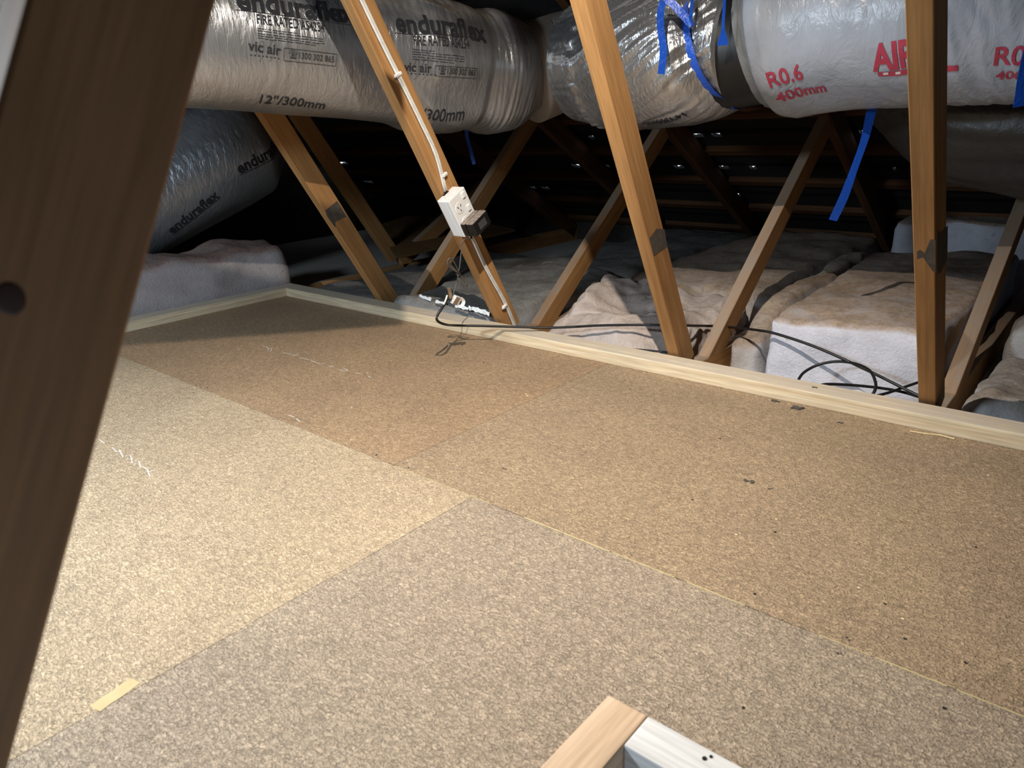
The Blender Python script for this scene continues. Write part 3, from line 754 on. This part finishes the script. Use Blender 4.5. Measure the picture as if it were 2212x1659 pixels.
# --- charcoal duct under the white one
def disp5(l, f): return 0.012*(crease(f*4.0-l*5, l*1.5, 81)*0.6+0.4*crease(f*9-l*11, l*3, 83)) + 0.012*nz(l*4, f*2, 88)
P5 = [Vector((-0.62, 2.36, 0.72)), Vector((-0.44, 2.36, 0.660)), Vector((-0.2, 2.36, 0.605)), Vector((0.15, 2.32, 0.56)), Vector((0.6, 2.3, 0.55))]
D5 = Duct(P5, lambda t: 0.09+0.11*sstep(-0.05, 0.22, t), disp5)
d5 = thing('flexible_duct', 'dark charcoal wrapped duct hanging under the white duct at the right', 'duct', P5[0], 'flexible air ducts')
obj('film_jacket', D5.mesh(160, 120), M_GFILM, d5, smooth=True)

# --- unseen slim duct, added above the view as a shadow caster
r6 = 0.049; z6 = 1.12; s6 = z6/BULB.z                     # its shadow falls across the far left corner of the floor
q6 = Vector((-2.469, 0.920, 0)); t6 = Vector((0.65, 0.76, 0)); n6 = Vector((-0.76, 0.65, 0))
h6 = r6*math.sqrt(1+((q6-BULB).dot(n6)/BULB.z)**2)
b6 = q6.lerp(Vector((BULB.x, BULB.y, 0)), s6)+n6*h6+Vector((0, 0, z6))
P6 = [b6+t6*(1-s6)*k for k in (-5.2, -3.0, -1.0, 0.3, 0.88)]
D6 = Duct(P6, lambda t: 0.049, lambda l, f: 0.001*crease(l*30, f*1.5, 91))
d6 = thing('flexible_duct', 'slim silver duct slung overhead above the left part of the floor', 'duct', P6[0], 'flexible air ducts')  # added duct, unseen, shades the far left corner of the floor
obj('foil_jacket', D6.mesh(90, 40), M_FOIL, d6, smooth=True)

# ------------------------------------------------------------------ blue straps
def strap(name, pts, wd, side, label, **k):
    o = obj(name, ribbon_bm(pts, wd, side, **k), M_BLUE, smooth=False); return tag(o, label, 'strap', 'blue plastic straps')
ringp = []
hb = D2.hit(1484, 60)
for f in [1.75, 1.3, 0.9, 0.5, 0.1, -0.3, -0.7, -1.1, -1.5, -1.9]:
    ringp.append(D2.on(min(0.45-0.045*max(f, -1.6), D2.L-0.005), f, 0.003))
st = thing('tie_strap', 'blue strap tied round the crumpled silver duct with a loose hanging tail', 'strap', ringp[0], 'blue plastic straps')
obj('strap_loop', ribbon_bm(ringp, lambda f: 0.012+0.008*sstep(0.1, 0.5, f), Vector((1, 0, 0)), 0.0008), M_BLUE, st)
ty = 1.735
tl = [at(1489, 48, y=ty+0.01), at(1466, 22, y=ty), at(1448, 4, y=ty-0.005), at(1434, 3, y=ty-0.01), at(1428, 20, y=ty-0.015), at(1427, 60, y=ty-0.015), at(1433, 110, y=ty-0.012), at(1428, 160, y=ty-0.01)]
obj('strap_tail', ribbon_bm(tl, 0.0175, lambda f: Vector((0.75, 0.65, 0)) if f > 0.45 else Vector((0.5, 0.4, 0.7)), 0.0008), M_BLUE, st)
obj('strap_knot', tube_bm([at(1486, 38, y=ty+0.012), at(1494, 58, y=ty+0.012)], 0.008, 8, 3), M_BLUE, st)
obj('strap_end', ribbon_bm([at(1497, -12, y=ty+0.03), at(1494, 15, y=ty+0.02), at(1491, 46, y=ty+0.012)], 0.008, Vector((0.75, 0.65, 0)), 0.0008), M_BLUE, st)
y3 = 1.752
strap('tie_strap', [at(1566, -15, y=y3), at(1564, 20, y=y3), at(1562, 50, y=y3), at(1562, 75, y=y3+0.004), at(1561, 98, y=y3+0.008)], lambda f: 0.007+0.018*sstep(0.55, 1.0, f), Vector((0.75, 0.65, 0)), 'short blue strap end glued on the left rim of the white duct')
strap('tie_strap', [at(1905, 175, y=2.02), at(1884, 235, y=2.0), at(1868, 300, y=2.0), at(1845, 365, y=1.995), at(1823, 425, y=1.99), at(1799, 476, y=1.99)], lambda f: 0.021+0.003*math.sin(f*9), Vector((0.75, 0.62, 0.1)), 'long blue strap dangling below the white duct')
strap('tie_strap', [at(2228, 100, y=1.78), at(2214, 160, y=1.78), at(2207, 205, y=1.785), at(2203, 230, y=1.79)], 0.026, Vector((0.75, 0.65, 0)), 'blue strap end at the right edge of the picture')
strap('tie_strap', [at(1006, 270, y=2.2), at(1010, 300, y=2.2), at(1018, 330, y=2.2), at(1024, 355, y=2.2)], 0.014, Vector((0.75, 0.65, 0)), 'dim thin blue strap hanging behind the printed silver duct')

# ------------------------------------------------------------------ insulation batts
def batt(name, quad, z0, z1, mat, label, amp=0.012, rnd=0.03, seed=0, nx=34, ny=34, nzn=8, lump=0.0, tilt=None, drop=None):
    """soft slab over a plan quadrilateral (near-left, near-right, far-right, far-left)"""
    bm = bmesh.new(); vid = {}
    q = [Vector((p[0], p[1], 0)) for p in quad]
    W_ = ((q[1]-q[0]).length+(q[2]-q[3]).length)/2; D_ = ((q[3]-q[0]).length+(q[2]-q[1]).length)/2; H_ = z1-z0
    def P(u, v, w_):
        key = (round(u*1000), round(v*1000), round(w_*1000))
        if key in vid: return vid[key]
        # rounding: pull edges in like a soft box
        x = (u-0.5)*W_; y = (v-0.5)*D_; z = w_*H_
        r_ = min(rnd, W_/2.1, D_/2.1, H_/1.5)
        cx_ = max(-W_/2+r_, min(W_/2-r_, x)); cy_ = max(-D_/2+r_, min(D_/2-r_, y)); cz_ = min(H_-r_, z)
        dv = Vector((x-cx_, y-cy_, z-cz_))
        if dv.length > r_: dv = dv.normalized()*r_
        x, y, z = cx_+dv.x, cy_+dv.y, cz_+dv.z
        uu = x/W_+0.5; vv = y/D_+0.5
        p = q[0].lerp(q[1], uu).lerp(q[3].lerp(q[2], uu), vv); p.z = z0+z
        a1 = noise.noise_vector(p*7+Vector((seed*3.1, 0, 0))); a2 = noise.noise_vector(p*23+Vector((0, seed*5.3, 0)))
        k_ = 0.25+0.75*min(1, z/max(H_, 1e-4)*1.5)
        p += (a1*amp*1.5+a2*amp*0.6)*k_
        if lump: p.z += lump*nz(p.x*5+seed, p.y*5, 1.7)*(z/H_)
        if tilt: p.z += tilt(uu, vv)*(z/H_)
        if drop is not None and p.y < drop: p.y = drop+abs(p.y-drop)*0.1
        vid[key] = bm.verts.new(p); return vid[key]
    def quad_face(fn, na, nb):
        for i in range(na):
            for j in range(nb):
                vs = [fn(i/na, j/nb), fn((i+1)/na, j/nb), fn((i+1)/na, (j+1)/nb), fn(i/na, (j+1)/nb)]
                if len(set(vs)) == 4:
                    try: bm.faces.new(vs)
                    except ValueError: pass
    quad_face(lambda a, b: P(a, b, 1), nx, ny); quad_face(lambda a, b: P(a, b, 0), nx, ny)
    quad_face(lambda a, b: P(a, 0, b), nx, nzn); quad_face(lambda a, b: P(a, 1, b), nx, nzn)
    quad_face(lambda a, b: P(0, a, b), ny, nzn); quad_face(lambda a, b: P(1, a, b), ny, nzn)
    bmesh.ops.recalc_face_normals(bm, faces=bm.faces)
    o = obj(name, bm, mat, smooth=True); return tag(o, label, 'insulation batt', 'insulation batts on the ceiling')
IZ = CZ+0.006
batt('insulation_batt', [(-2.93, 0.55), (-2.735, 0.55), (-2.735, 1.735), (-2.93, 1.735)], IZ, 0.215, M_BATTR, 'tall white batt with reddish dusty top behind the left rail', 0.012, 0.05, 1, 16, 44, lump=0.05)
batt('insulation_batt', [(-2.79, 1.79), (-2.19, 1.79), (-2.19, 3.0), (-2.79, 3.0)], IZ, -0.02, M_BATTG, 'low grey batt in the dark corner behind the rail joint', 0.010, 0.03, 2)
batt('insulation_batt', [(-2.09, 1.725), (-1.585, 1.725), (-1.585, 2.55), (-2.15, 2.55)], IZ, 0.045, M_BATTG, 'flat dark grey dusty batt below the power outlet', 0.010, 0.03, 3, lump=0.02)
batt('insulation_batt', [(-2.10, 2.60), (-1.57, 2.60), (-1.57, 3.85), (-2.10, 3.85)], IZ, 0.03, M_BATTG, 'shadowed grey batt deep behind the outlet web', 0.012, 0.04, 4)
batt('insulation_batt', [(-1.40, 1.735), (-0.945, 1.735), (-0.95, 2.30), (-1.46, 2.36)], IZ, 0.066, M_BATTP, 'lumpy pinkish batt between the outlet web and the next web', 0.024, 0.06, 5, 60, 60, lump=0.05, tilt=lambda u, v: 0.045*math.sin(v*3.0)*(1-u*0.5)-0.06*(1-v)**3-0.03*u*u)
batt('insulation_batt', [(-1.50, 2.40), (-0.93, 2.34), (-0.93, 3.80), (-1.50, 3.80)], IZ, 0.07, M_BATT2, 'brown dusty batt behind the lumpy pinkish one', 0.012, 0.05, 6)
batt('insulation_batt', [(-0.862, 1.96), (-0.765, 1.98), (-0.810, 3.20), (-0.925, 3.20)], IZ, 0.020, M_BATT2, 'narrow brown dusty batt left of the big white one', 0.010, 0.035, 7, 20, 60, tilt=lambda u, v: 0.075*sstep(0.04, 0.22, v))
batt('insulation_batt', [(-0.735, 1.925), (-0.325, 1.965), (-0.325, 3.30), (-0.780, 3.05)], IZ, 0.118, M_BATT, 'big white batt with brown dusty top before the rightmost web', 0.007, 0.025, 8, 46, 60, 12, lump=0.012)
batt('insulation_batt', [(-0.235, 1.80), (0.30, 1.79), (0.30, 2.25), (-0.225, 2.22)], IZ, 0.020, M_BATTD, 'grey-brown folded batt at the right edge, beside the rightmost web', 0.014, 0.05, 9, lump=0.03)
batt('insulation_batt', [(-0.215, 2.27), (0.32, 2.30), (0.32, 3.3), (-0.215, 3.3)], IZ, 0.09, M_BATTD, 'grey-brown batt behind the folded one at the right edge', 0.014, 0.04, 10, lump=0.03)
batt('insulation_batt', [(-0.80, 3.40), (-0.10, 3.40), (-0.10, 3.72), (-0.80, 3.72)], IZ, 0.20, M_BATT, 'bluish white batt standing far back behind the rightmost web', 0.010, 0.04, 11)
# torn paper along the grey batt
pr = thing('torn_paper_strip', 'row of torn white paper bits on the dark grey batt', 'paper', at(980, 660, z=0.05))
for a, b, h in (((906, 640), (932, 648), 0.010), ((942, 652), (958, 655), 0.008), ((984, 661), (1012, 668), 0.010), ((1013, 666), (1044, 674), 0.013), ((1044, 674), (1058, 680), 0.012)):
    A = at(*a, z=0.060); B = at(*b, z=0.060)
    n_ = 8; bm = bmesh.new(); t_ = []; u_ = []
    for k_ in range(n_+1):
        p = A.lerp(B, k_/n_)
        t_.append(bm.verts.new(p+Vector((0, 0, h*random.uniform(0.4, 0.9))))); u_.append(bm.verts.new(p-Vector((0, 0.004, h*random.uniform(0.1, 0.5)))))
    for k_ in range(n_): bm.faces.new((u_[k_], u_[k_+1], t_[k_+1], t_[k_]))
    ex = bmesh.ops.extrude_face_region(bm, geom=bm.faces[:]); bmesh.ops.translate(bm, vec=(0, 0.001, 0.0005), verts=[v for v in ex['geom'] if isinstance(v, bmesh.types.BMVert)])
    bmesh.ops.recalc_face_normals(bm, faces=bm.faces)
    obj('paper_bit', bm, M_PAPER, pr)
# brown board lying at the back
bb = bmesh.new(); c4 = [at(856, 560, z=0.06), at(1112, 500, z=0.06), at(1010, 478, z=0.10), at(880, 470, z=0.12), at(812, 492, z=0.09)]
lo = [bb.verts.new(p) for p in c4]; hi = [bb.verts.new(p+Vector((0, 0, 0.012))) for p in c4]
bb.faces.new(lo[::-1]); bb.faces.new(hi)
for k_ in range(5): bb.faces.new((lo[k_], lo[(k_+1) % 5], hi[(k_+1) % 5], hi[k_]))
bmesh.ops.recalc_face_normals(bb, faces=bb.faces)
tag(obj('brown_board', bb, M_KRAFT), 'dim brown board lying deep behind the power outlet', 'board')

# ------------------------------------------------------------------ power outlet on the second truss
a1, sl1, xw = TR[1]
dW = Vector((0, sl1, 1)).normalized(); eW = Vector((0, dW.z, -dW.y))
# local frame: X out of the web (+x world), Y across the web (+y side), Z up along the web
def webpt(z, v, out=0.0): return Vector((xw+out, a1[0]+sl1*(z-CH), z)) + eW*v
go = webpt(0.350, 0.010)
GM = Matrix(((1, 0, 0, go.x), (0, eW.y, dW.y, go.y), (0, eW.z, dW.z, go.z), (0, 0, 0, 1)))
gpo = thing('power_outlet', 'white double power outlet box screwed on the leaning web', 'power outlet', go)
gpo.matrix_world = GM; WM[gpo.name] = GM
def part(name, bm, mat, parent=gpo, m=Matrix(), smooth=False):
    return obj(name, bm, mat, parent, WM[parent.name] @ m, smooth)
W2 = 0.037; GL = 0.122; GD = 0.036
# mounting block with a cable notch at the top
bm = bmesh.new()
add_box(bm, (0.0005, -W2, 0), (GD, W2, GL), 0.004, 3)
part('mounting_block', bm, M_WPLAST)
part('cable_notch', box((0.0004, -0.012, GL-0.006), (0.010, 0.012, GL+0.0004)), M_HOLE)
plate = part('face_plate', box((GD-0.001, -W2, 0), (GD+0.012, W2, GL), 0.003, 3), M_WPLAST)
XF = GD+0.012
for zc in (0.083, 0.035):
    so = bmesh.new()
    bmesh.ops.create_cone(so, cap_ends=True, segments=28, radius1=0.017, radius2=0.0165, depth=0.0016, matrix=Matrix.Translation((XF+0.0004, -0.010, zc)) @ Matrix.Rotation(math.pi/2, 4, 'Y'))
    so_o = part('socket', so, M_WPLAST, plate)
    for (yy, zz, ang) in ((-0.0165, 0.004, 0.5), (-0.0035, 0.004, -0.5), (-0.010, -0.008, 0)):
        m_ = Matrix.Translation((XF+0.0012, yy, zc-zz if False else zc+zz)) @ Matrix.Rotation(ang, 4, 'X')
        part('pin_slot', box((0, -0.0011, -0.0036), (0.0006, 0.0011, 0.0036)), M_HOLE, so_o, m_)
for zc in (0.106, 0.064):
    sw = bmesh.new(); add_box(sw, (XF-0.001, 0.014, zc-0.009), (XF+0.0045, 0.027, zc+0.009), 0.0025, 3)
    part('rocker_switch', sw, M_WPLAST, plate)
# plug pack
pp = thing('plug_pack', 'dusty black plug-in adapter in the lower socket of the white outlet', 'adapter', go)
pp.matrix_world = GM; WM[pp.name] = GM
bm = bmesh.new(); add_box(bm, (XF+0.002, -0.037, 0.004), (XF+0.020, 0.034, 0.046), 0.004, 2)
part('plug_base', bm, M_BLACKP, pp)
bm = bmesh.new(); add_box(bm, (XF+0.0205, -0.036, 0.004), (XF+0.050, 0.036, 0.047), 0.005, 2)
part('adapter_body', bm, M_BLACKP, pp)
part('rating_label', box((XF+0.0502, -0.015, 0.014), (XF+0.0506, 0.018, 0.036)), plain('grey_label', (0.06, 0.06, 0.06), 0.5), pp)
bm = tube_bm([(XF+0.012, -0.024, 0.006), (XF+0.012, -0.027, -0.010)], 0.003, 8, 2); part('strain_relief', bm, M_BLACK, pp)
# twin white cable down the web
def cable_pts(z0, z1, n, off, v0=0.034):
    return [webpt(z0+(z1-z0)*k/n, v0+0.004*math.sin(k*1.7)+off, 0.004) for k in range(n+1)]
for nm, z0, z1, lab in (('flat_cable', 0.462, 1.25, 'white twin cable clipped to the web above the power outlet'), ('flat_cable', -0.02, 0.345, 'white twin cable running from the power outlet down to the rail')):
    cb = thing(nm, lab, 'cable', webpt(z0, 0.03), 'white cables on the outlet web')
    for k in (-1, 1):
        pts = []
        n = 9
        for q in range(n+1):
            f = q/n; z = z0+(z1-z0)*f
            vv = 0.034 + 0.005*math.sin(f*7+z0) - (0.022*sstep(0.12, 0.0, f) if z0 > 0.2 else 0.020*sstep(0.85, 1.0, f)) + k*0.0033
            if z0 < 0.2: vv += 0.004*(1-f)
            pts.append(webpt(z, vv, 0.0045))
        obj('cable_core', tube_bm(pts, 0.0035, 8, 4), M_WCABLE, cb, smooth=True)
for z, lab in ((0.755, 'white cable clip high on the outlet web'), (0.497, 'white cable clip just above the power outlet'), (0.068, 'white cable clip near the foot of the outlet web')):
    base = webpt(z, 0.034, 0.0)
    cl = bmesh.new(); add_box(cl, (0, -0.010, -0.004), (0.011, 0.010, 0.004), 0.002, 2)
    o = obj('cable_clip', cl, M_WCABLE, None, Matrix(((1, 0, 0, base.x), (0, eW.y, dW.y, base.y), (0, eW.z, dW.z, base.z), (0, 0, 0, 1))))
    tag(o, lab, 'cable clip', 'cable clips')
    bm = bmesh.new(); bmesh.ops.create_uvsphere(bm, u_segments=8, v_segments=6, radius=0.0032)
    obj('nail_head', bm, M_WCABLE, o, WM[o.name] @ Matrix.Translation((0.006, -0.012, 0)), True)
# old knot on the outlet web
kp = webpt(0.775, 0.013, 0.0)
bm = bmesh.new(); bmesh.ops.create_uvsphere(bm, u_segments=14, v_segments=8, radius=1.0); bmesh.ops.scale(bm, vec=(0.0008, 0.006, 0.009), verts=bm.verts)

# ------------------------------------------------------------------ thin wire, tied bundle, joint, black cable
wx = -1.455
W0 = GM @ Vector((XF+0.012, -0.027, -0.008))
wire = thing('adapter_lead', 'thin dark lead with a tied bundle hanging from the adapter', 'cable', W0)
clip = at(974, 652, x=-1.46)
pts = [W0, at(1001, 520, x=-1.44), at(996, 548, x=-1.445), at(993, 575, x=-1.45), at(990, 590, x=-1.455), at(987, 610, x=-1.458), at(980, 632, x=-1.46), clip]
obj('lead', tube_bm(pts, 0.0018, 7, 5), M_GREYWIRE, wire, smooth=True)
for k in range(4):
    o_ = k*1.4
    lp = [at(990, 590, x=-1.45), at(974-o_, 572+o_, x=-1.448), at(969-o_*0.6, 561+o_*1.3, x=-1.446), at(976-o_, 559-o_*0.3, x=-1.444), at(983, 570, x=-1.446), at(992, 590, x=-1.45),
          at(1003+o_*0.6, 606+o_, x=-1.447), at(1007+o_*0.5, 614+o_, x=-1.446), at(1003-o_, 617+o_*0.3, x=-1.446), at(996-o_, 606, x=-1.448), at(988, 591, x=-1.452)]
    obj('bundled_loop', tube_bm(lp, 0.0018, 6, 5), M_GREYWIRE, wire, smooth=True)
obj('twist_tie', tube_bm([at(984, 593, x=-1.443), at(991, 590, x=-1.440), at(998, 586, x=-1.445), at(1008, 580, x=-1.45)], 0.0016, 6, 4), M_BLACK, wire, smooth=True)
# white connector block with tag
cn = thing('cable_connector', 'white connector block with a brown-striped paper tag where the lead joins the black cable', 'connector', clip)
cm = frame(at(986, 648, x=-1.455), (at(1000, 655, x=-1.455)-at(972, 645, x=-1.455)), (0.3, -0.2, 1))
bm = box((-0.014, -0.006, -0.014), (0.012, 0.006, 0.012), 0.002, 2); obj('block', bm, M_WPLAST, cn, cm)
for k in range(4):
    bm = box((-0.011+k*0.004, -0.0064, -0.0125), (-0.0085+k*0.004, -0.0058, 0.0105)); obj('brown_stripe', bm, M_CARD, cn, cm)
tg = [at(995, 644, x=-1.452), at(1001, 650, x=-1.45), at(1000, 657, x=-1.45), at(994, 663, x=-1.45)]
obj('tag_flap', ribbon_bm(tg, 0.010, Vector((0.6, 0.8, 0)), 0.0008), M_PAPER, cn)
obj('tape_flag', ribbon_bm([at(969, 622, x=-1.455), at(972, 632, x=-1.457), at(974, 645, x=-1.458)], 0.009, Vector((0.75, 0.6, 0)), 0.0008), M_CARD, cn)
obj('tinned_end', tube_bm([at(966, 638, x=-1.455), at(962, 650, x=-1.452), at(958, 658, x=-1.45)], 0.0028, 7, 4), M_WCABLE, cn, smooth=True)
blk = thing('black_cable', 'black cable crossing over the far rail behind the webs to the loops', 'cable', at(945, 690, x=-1.46))
bp_ = [at(966, 648, x=-1.455), at(956, 664, x=-1.45), at(944, 683, x=-1.45), at(946, 694, x=-1.45), at(962, 701, x=-1.455), at(985, 703, y=1.52), at(1040, 704, y=1.58), at(1110, 706, y=1.64), at(1180, 708, y=1.70)]
KEY = [(1240, 706, 1.742), (1300, 703, 1.756), (1380, 702, 1.772), (1450, 702.5, 1.805), (1495, 703.5, 1.90), (1530, 704, 2.035), (1560, 705.5, 2.04), (1600, 709, 1.965), (1640, 714, 1.915), (1680, 722, 1.90), (1770, 753, 1.88), (1880, 803, 1.855), (1960, 843, 1.83), (2010, 868, 1.82)]
kp_ = catmull([Vector(k_) for k_ in KEY], 5)
bp_ += [at(k_.x, k_.y, y=k_.z) for k_ in kp_]
obj('sheath', tube_bm(bp_, 0.0038, 9, 3), M_BLACK, blk, smooth=True)
lp = thing('cable_loop', 'loose black cable loops lying in the gap behind the rail by the rightmost web', 'cable', at(1850, 850, z=-0.06))
l1 = [at(1722, 826, y=1.80), at(1735, 806, y=1.83), at(1765, 789, y=1.86), at(1805, 781, y=1.87), at(1845, 785, y=1.86), at(1878, 800, y=1.83), at(1891, 825, y=1.80), at(1890, 843, y=1.775), at(1880, 858, y=1.76)]
obj('loop', tube_bm(l1, 0.0037, 9, 6), M_BLACK, lp, smooth=True)
l2_ = [at(1762, 836, y=1.735), at(1785, 830, y=1.76), at(1840, 832, y=1.80), at(1900, 838, y=1.83), at(1950, 847, y=1.85), at(2000, 862, y=1.86)]
obj('loop', tube_bm(l2_, 0.0036, 9, 6), M_BLACK, lp, smooth=True)
l3_ = [at(1880, 858, y=1.755), at(1920, 848, y=1.80), at(1960, 834, y=1.86), at(1995, 822, y=1.9)]
obj('loop', tube_bm(l3_, 0.0034, 9, 6), M_BLACK, lp, smooth=True)
wl = thing('cable_loop', 'small coil of white cable in the gap behind the rail', 'cable', at(1850, 850, z=-0.07))
obj('loop', tube_bm([at(1812, 848, y=1.76), at(1830, 845, y=1.79), at(1855, 846, y=1.80), at(1872, 853, y=1.78), at(1878, 860, y=1.76)], 0.0035, 8, 5), M_WCABLE, wl, smooth=True)
obj('loop', tube_bm([at(1832, 856, y=1.75), at(1848, 851, y=1.77), at(1868, 857, y=1.76)], 0.0035, 8, 5), M_WCABLE, wl, smooth=True)
thin = tube_bm([at(1290, 748, y=1.74), at(1340, 752, y=1.75), at(1400, 757, y=1.755), at(1450, 762, y=1.77)], 0.003, 7, 5)
tag(obj('black_cable', thin, M_BLACK, smooth=True), 'short stretch of black cable low behind the rail by the second web', 'cable')

# ------------------------------------------------------------------ marks and debris on the floor
def clump(px, py, size, n, label, mat=M_DUST, zz=0.0):
    c_ = at(px, py, z=zz); t = thing('dust_clump', label, 'dust', c_, 'dust clumps on the floor')
    bm = bmesh.new()
    for k in range(n):
        bmesh.ops.create_icosphere(bm, subdivisions=1, radius=size*random.uniform(0.25, 0.5), matrix=Matrix.Translation((random.uniform(-1, 1)*size, random.uniform(-1, 1)*size*0.6, size*0.15)) @ Matrix.Diagonal((1, 1, 0.45, 1)))
    for v in bm.verts: v.co += noise.noise_vector(v.co*300+c_*50)*size*0.12
    obj('lint', bm, mat, t, WM[t.name])
clump(1721, 882, 0.011, 16, 'largest dark dust clump at the foot of the far rail')
clump(1676, 867, 0.009, 10, 'flat dust smear just left of the largest clump at the far rail')
clump(1814, 913, 0.006, 7, 'small dark dust clump right of the largest clump')
clump(1617, 1040, 0.008, 12, 'dark dust clump in the middle of the right floor sheet')
clump(1664, 1056, 0.004, 6, 'little dust speck right below the middle clump')
clump(1833, 1381, 0.004, 5, 'small dark lump at the lower right beside a joint')
clump(1815, 1414, 0.004, 5, 'small lump with pale tip at the lower right')
clump(1090, 1012, 0.006, 5, 'faint grey dust spot in the centre of the floor', plain('soft_dust', (0.17, 0.12, 0.085), 1.0))
clump(1759, 837, 0.006, 6, 'dust ball sitting on the far rail by the cable loops', M_DUST, 0.035)
M_SMUDGE = plain('soft_smudge', (0.20, 0.15, 0.11), 1.0)
# screw holes and pits
pits = [(495, 704), (470, 714), (418, 849), (448, 838), (813, 983), (882, 1011), (1045, 783), (1120, 795), (1606, 1529), (2085, 1432), (2040, 1530), (1630, 1283), (1955, 1380), (1912, 1305), (2108, 1182), (1495, 1080), (1675, 1150), (1555, 948)]
fp = floor
for px, py in pits:
    p = at(px, py, z=0.0); bm = bmesh.new()
    bmesh.ops.create_circle(bm, cap_ends=True, segments=8, radius=0.0022)
    for v in bm.verts: v.co += Vector((random.uniform(-1, 1), random.uniform(-1, 1), 0))*0.0007
    obj('screw_hole', bm, M_HOLE, floor, Matrix.Translation(p+Vector((0, 0, 0.0007))))
def stroke(pts, wd, mat, name):
    P_ = [at(px, py, z=0) for px, py in pts]; bm = bmesh.new(); rows = []
    for i, p in enumerate(P_):
        t = (P_[min(i+1, len(P_)-1)]-P_[max(i-1, 0)]).normalized(); s_ = Vector((-t.y, t.x, 0))
        rows.append([bm.verts.new(p+s_*wd/2+Vector((0, 0, 0.0006))), bm.verts.new(p-s_*wd/2+Vector((0, 0, 0.0006)))])
    for a, b in zip(rows, rows[1:]): bm.faces.new((a[0], b[0], b[1], a[1]))
    bmesh.ops.recalc_face_normals(bm, faces=bm.faces)
    for f in bm.faces:
        if f.normal.z < 0: f.normal_flip()
    return obj(name, bm, mat, floor)
for pts in ([(567, 748), (576, 750), (582, 755)], [(578, 757), (588, 752), (584, 760), (577, 757)], [(612, 762), (630, 766), (644, 768)], [(632, 770), (645, 765)], [(650, 773), (668, 778)], [(672, 779), (682, 783), (692, 786)], [(690, 788), (702, 784)],
            [(735, 799), (745, 797), (752, 801), (744, 803), (735, 800)], [(768, 806), (780, 808)], [(795, 813), (801, 816)], [(792, 805), (795, 806)], [(640, 905), (648, 911)], [(622, 897), (636, 901)], [(712, 790), (722, 793)],
            [(215, 950), (226, 958)], [(243, 968), (252, 976), (262, 975)], [(258, 972), (266, 988), (276, 984)], [(274, 992), (282, 984), (286, 1000), (296, 994)], [(290, 1004), (300, 996), (304, 1010)], [(308, 1008), (318, 1014), (324, 1030)], [(318, 1020), (334, 1016)]):
    stroke(pts, 0.0022, M_CHALK, 'crayon_mark')
stroke([(205, 1532), (228, 1515), (252, 1500), (292, 1470)], 0.020, plain('yellow_smudge', (0.50, 0.385, 0.205), 0.7), 'yellow_smear')
for px, py in ((758, 951), (760, 880), (1136, 851), (1140, 855), (930, 1078), (1677, 1122), (1950, 1337), (2135, 1027), (1855, 1270), (1590, 1155)):
    p = at(px, py, z=0); bm = bmesh.new(); bmesh.ops.create_icosphere(bm, subdivisions=1, radius=0.0018, matrix=Matrix.Diagonal((1.5, 1, 0.4, 1)))
    obj('wood_chip', bm, M_STRAW, floor, Matrix.Translation(p+Vector((0, 0, 0.0005))))
sp = tube_bm([at(1965, 931, z=0.003), at(2000, 937, z=0.002), at(2030, 940, z=0.003), at(2062, 948, z=0.002)], 0.0014, 5, 4)
tag(obj('wood_splinter', sp, M_STRAW), 'pale thin wood splinter lying along the far rail', 'splinter')

# ------------------------------------------------------------------ lamps (outside the view)
lh = thing('reflector_lamp', 'white reflector lamp hanging over the middle of the floor', 'lamp', BULB)
la = (LAMP_AIM-BULB).normalized(); lm = frame(BULB, la, (0, 1, 0))
bm = bmesh.new(); rg = []
for xx, rr in ((-0.075, 0.018), (-0.055, 0.030), (-0.025, 0.040), (-0.004, 0.045), (-0.004, 0.042), (-0.025, 0.037), (-0.052, 0.027), (-0.052, 0.004)):
    rg.append([bm.verts.new((xx, rr*math.cos(2*math.pi*k/24), rr*math.sin(2*math.pi*k/24))) for k in range(24)])
for ra, rb in zip(rg, rg[1:]):
    for k in range(24): bm.faces.new((ra[k], ra[(k+1) % 24], rb[(k+1) % 24], rb[k]))
bm.faces.new(rg[0][::-1]); bm.faces.new(rg[-1])
bmesh.ops.recalc_face_normals(bm, faces=bm.faces)
obj('shade', bm, M_BRASS, lh, lm, True)
obj('cord', tube_bm([BULB-la*0.075, BULB-la*0.11+Vector((0, 0, 0.03)), BULB-la*0.12+Vector((0, 0, 0.30))], 0.003, 6, 4), M_WCABLE, lh)

wk = thing('work_light', 'black flood lamp lighting the left part of the floor', 'lamp', WORK)
wd_ = (Vector((-1.42, 0.10, 0.0))-WORK).normalized()
wmw = frame(WORK-wd_*0.012, wd_, (0, 0, 1))
obj('housing', box((-0.06, -0.17, -0.13), (0.0, 0.17, 0.13), 0.01, 2), M_BLACKP, wk, wmw)
obj('bracket', tube_bm([WORK-wd_*0.05+Vector((0, 0, 0.12)), WORK-wd_*0.06+Vector((0, -0.02, 0.18))], 0.008, 8, 1), M_BLACK, wk)
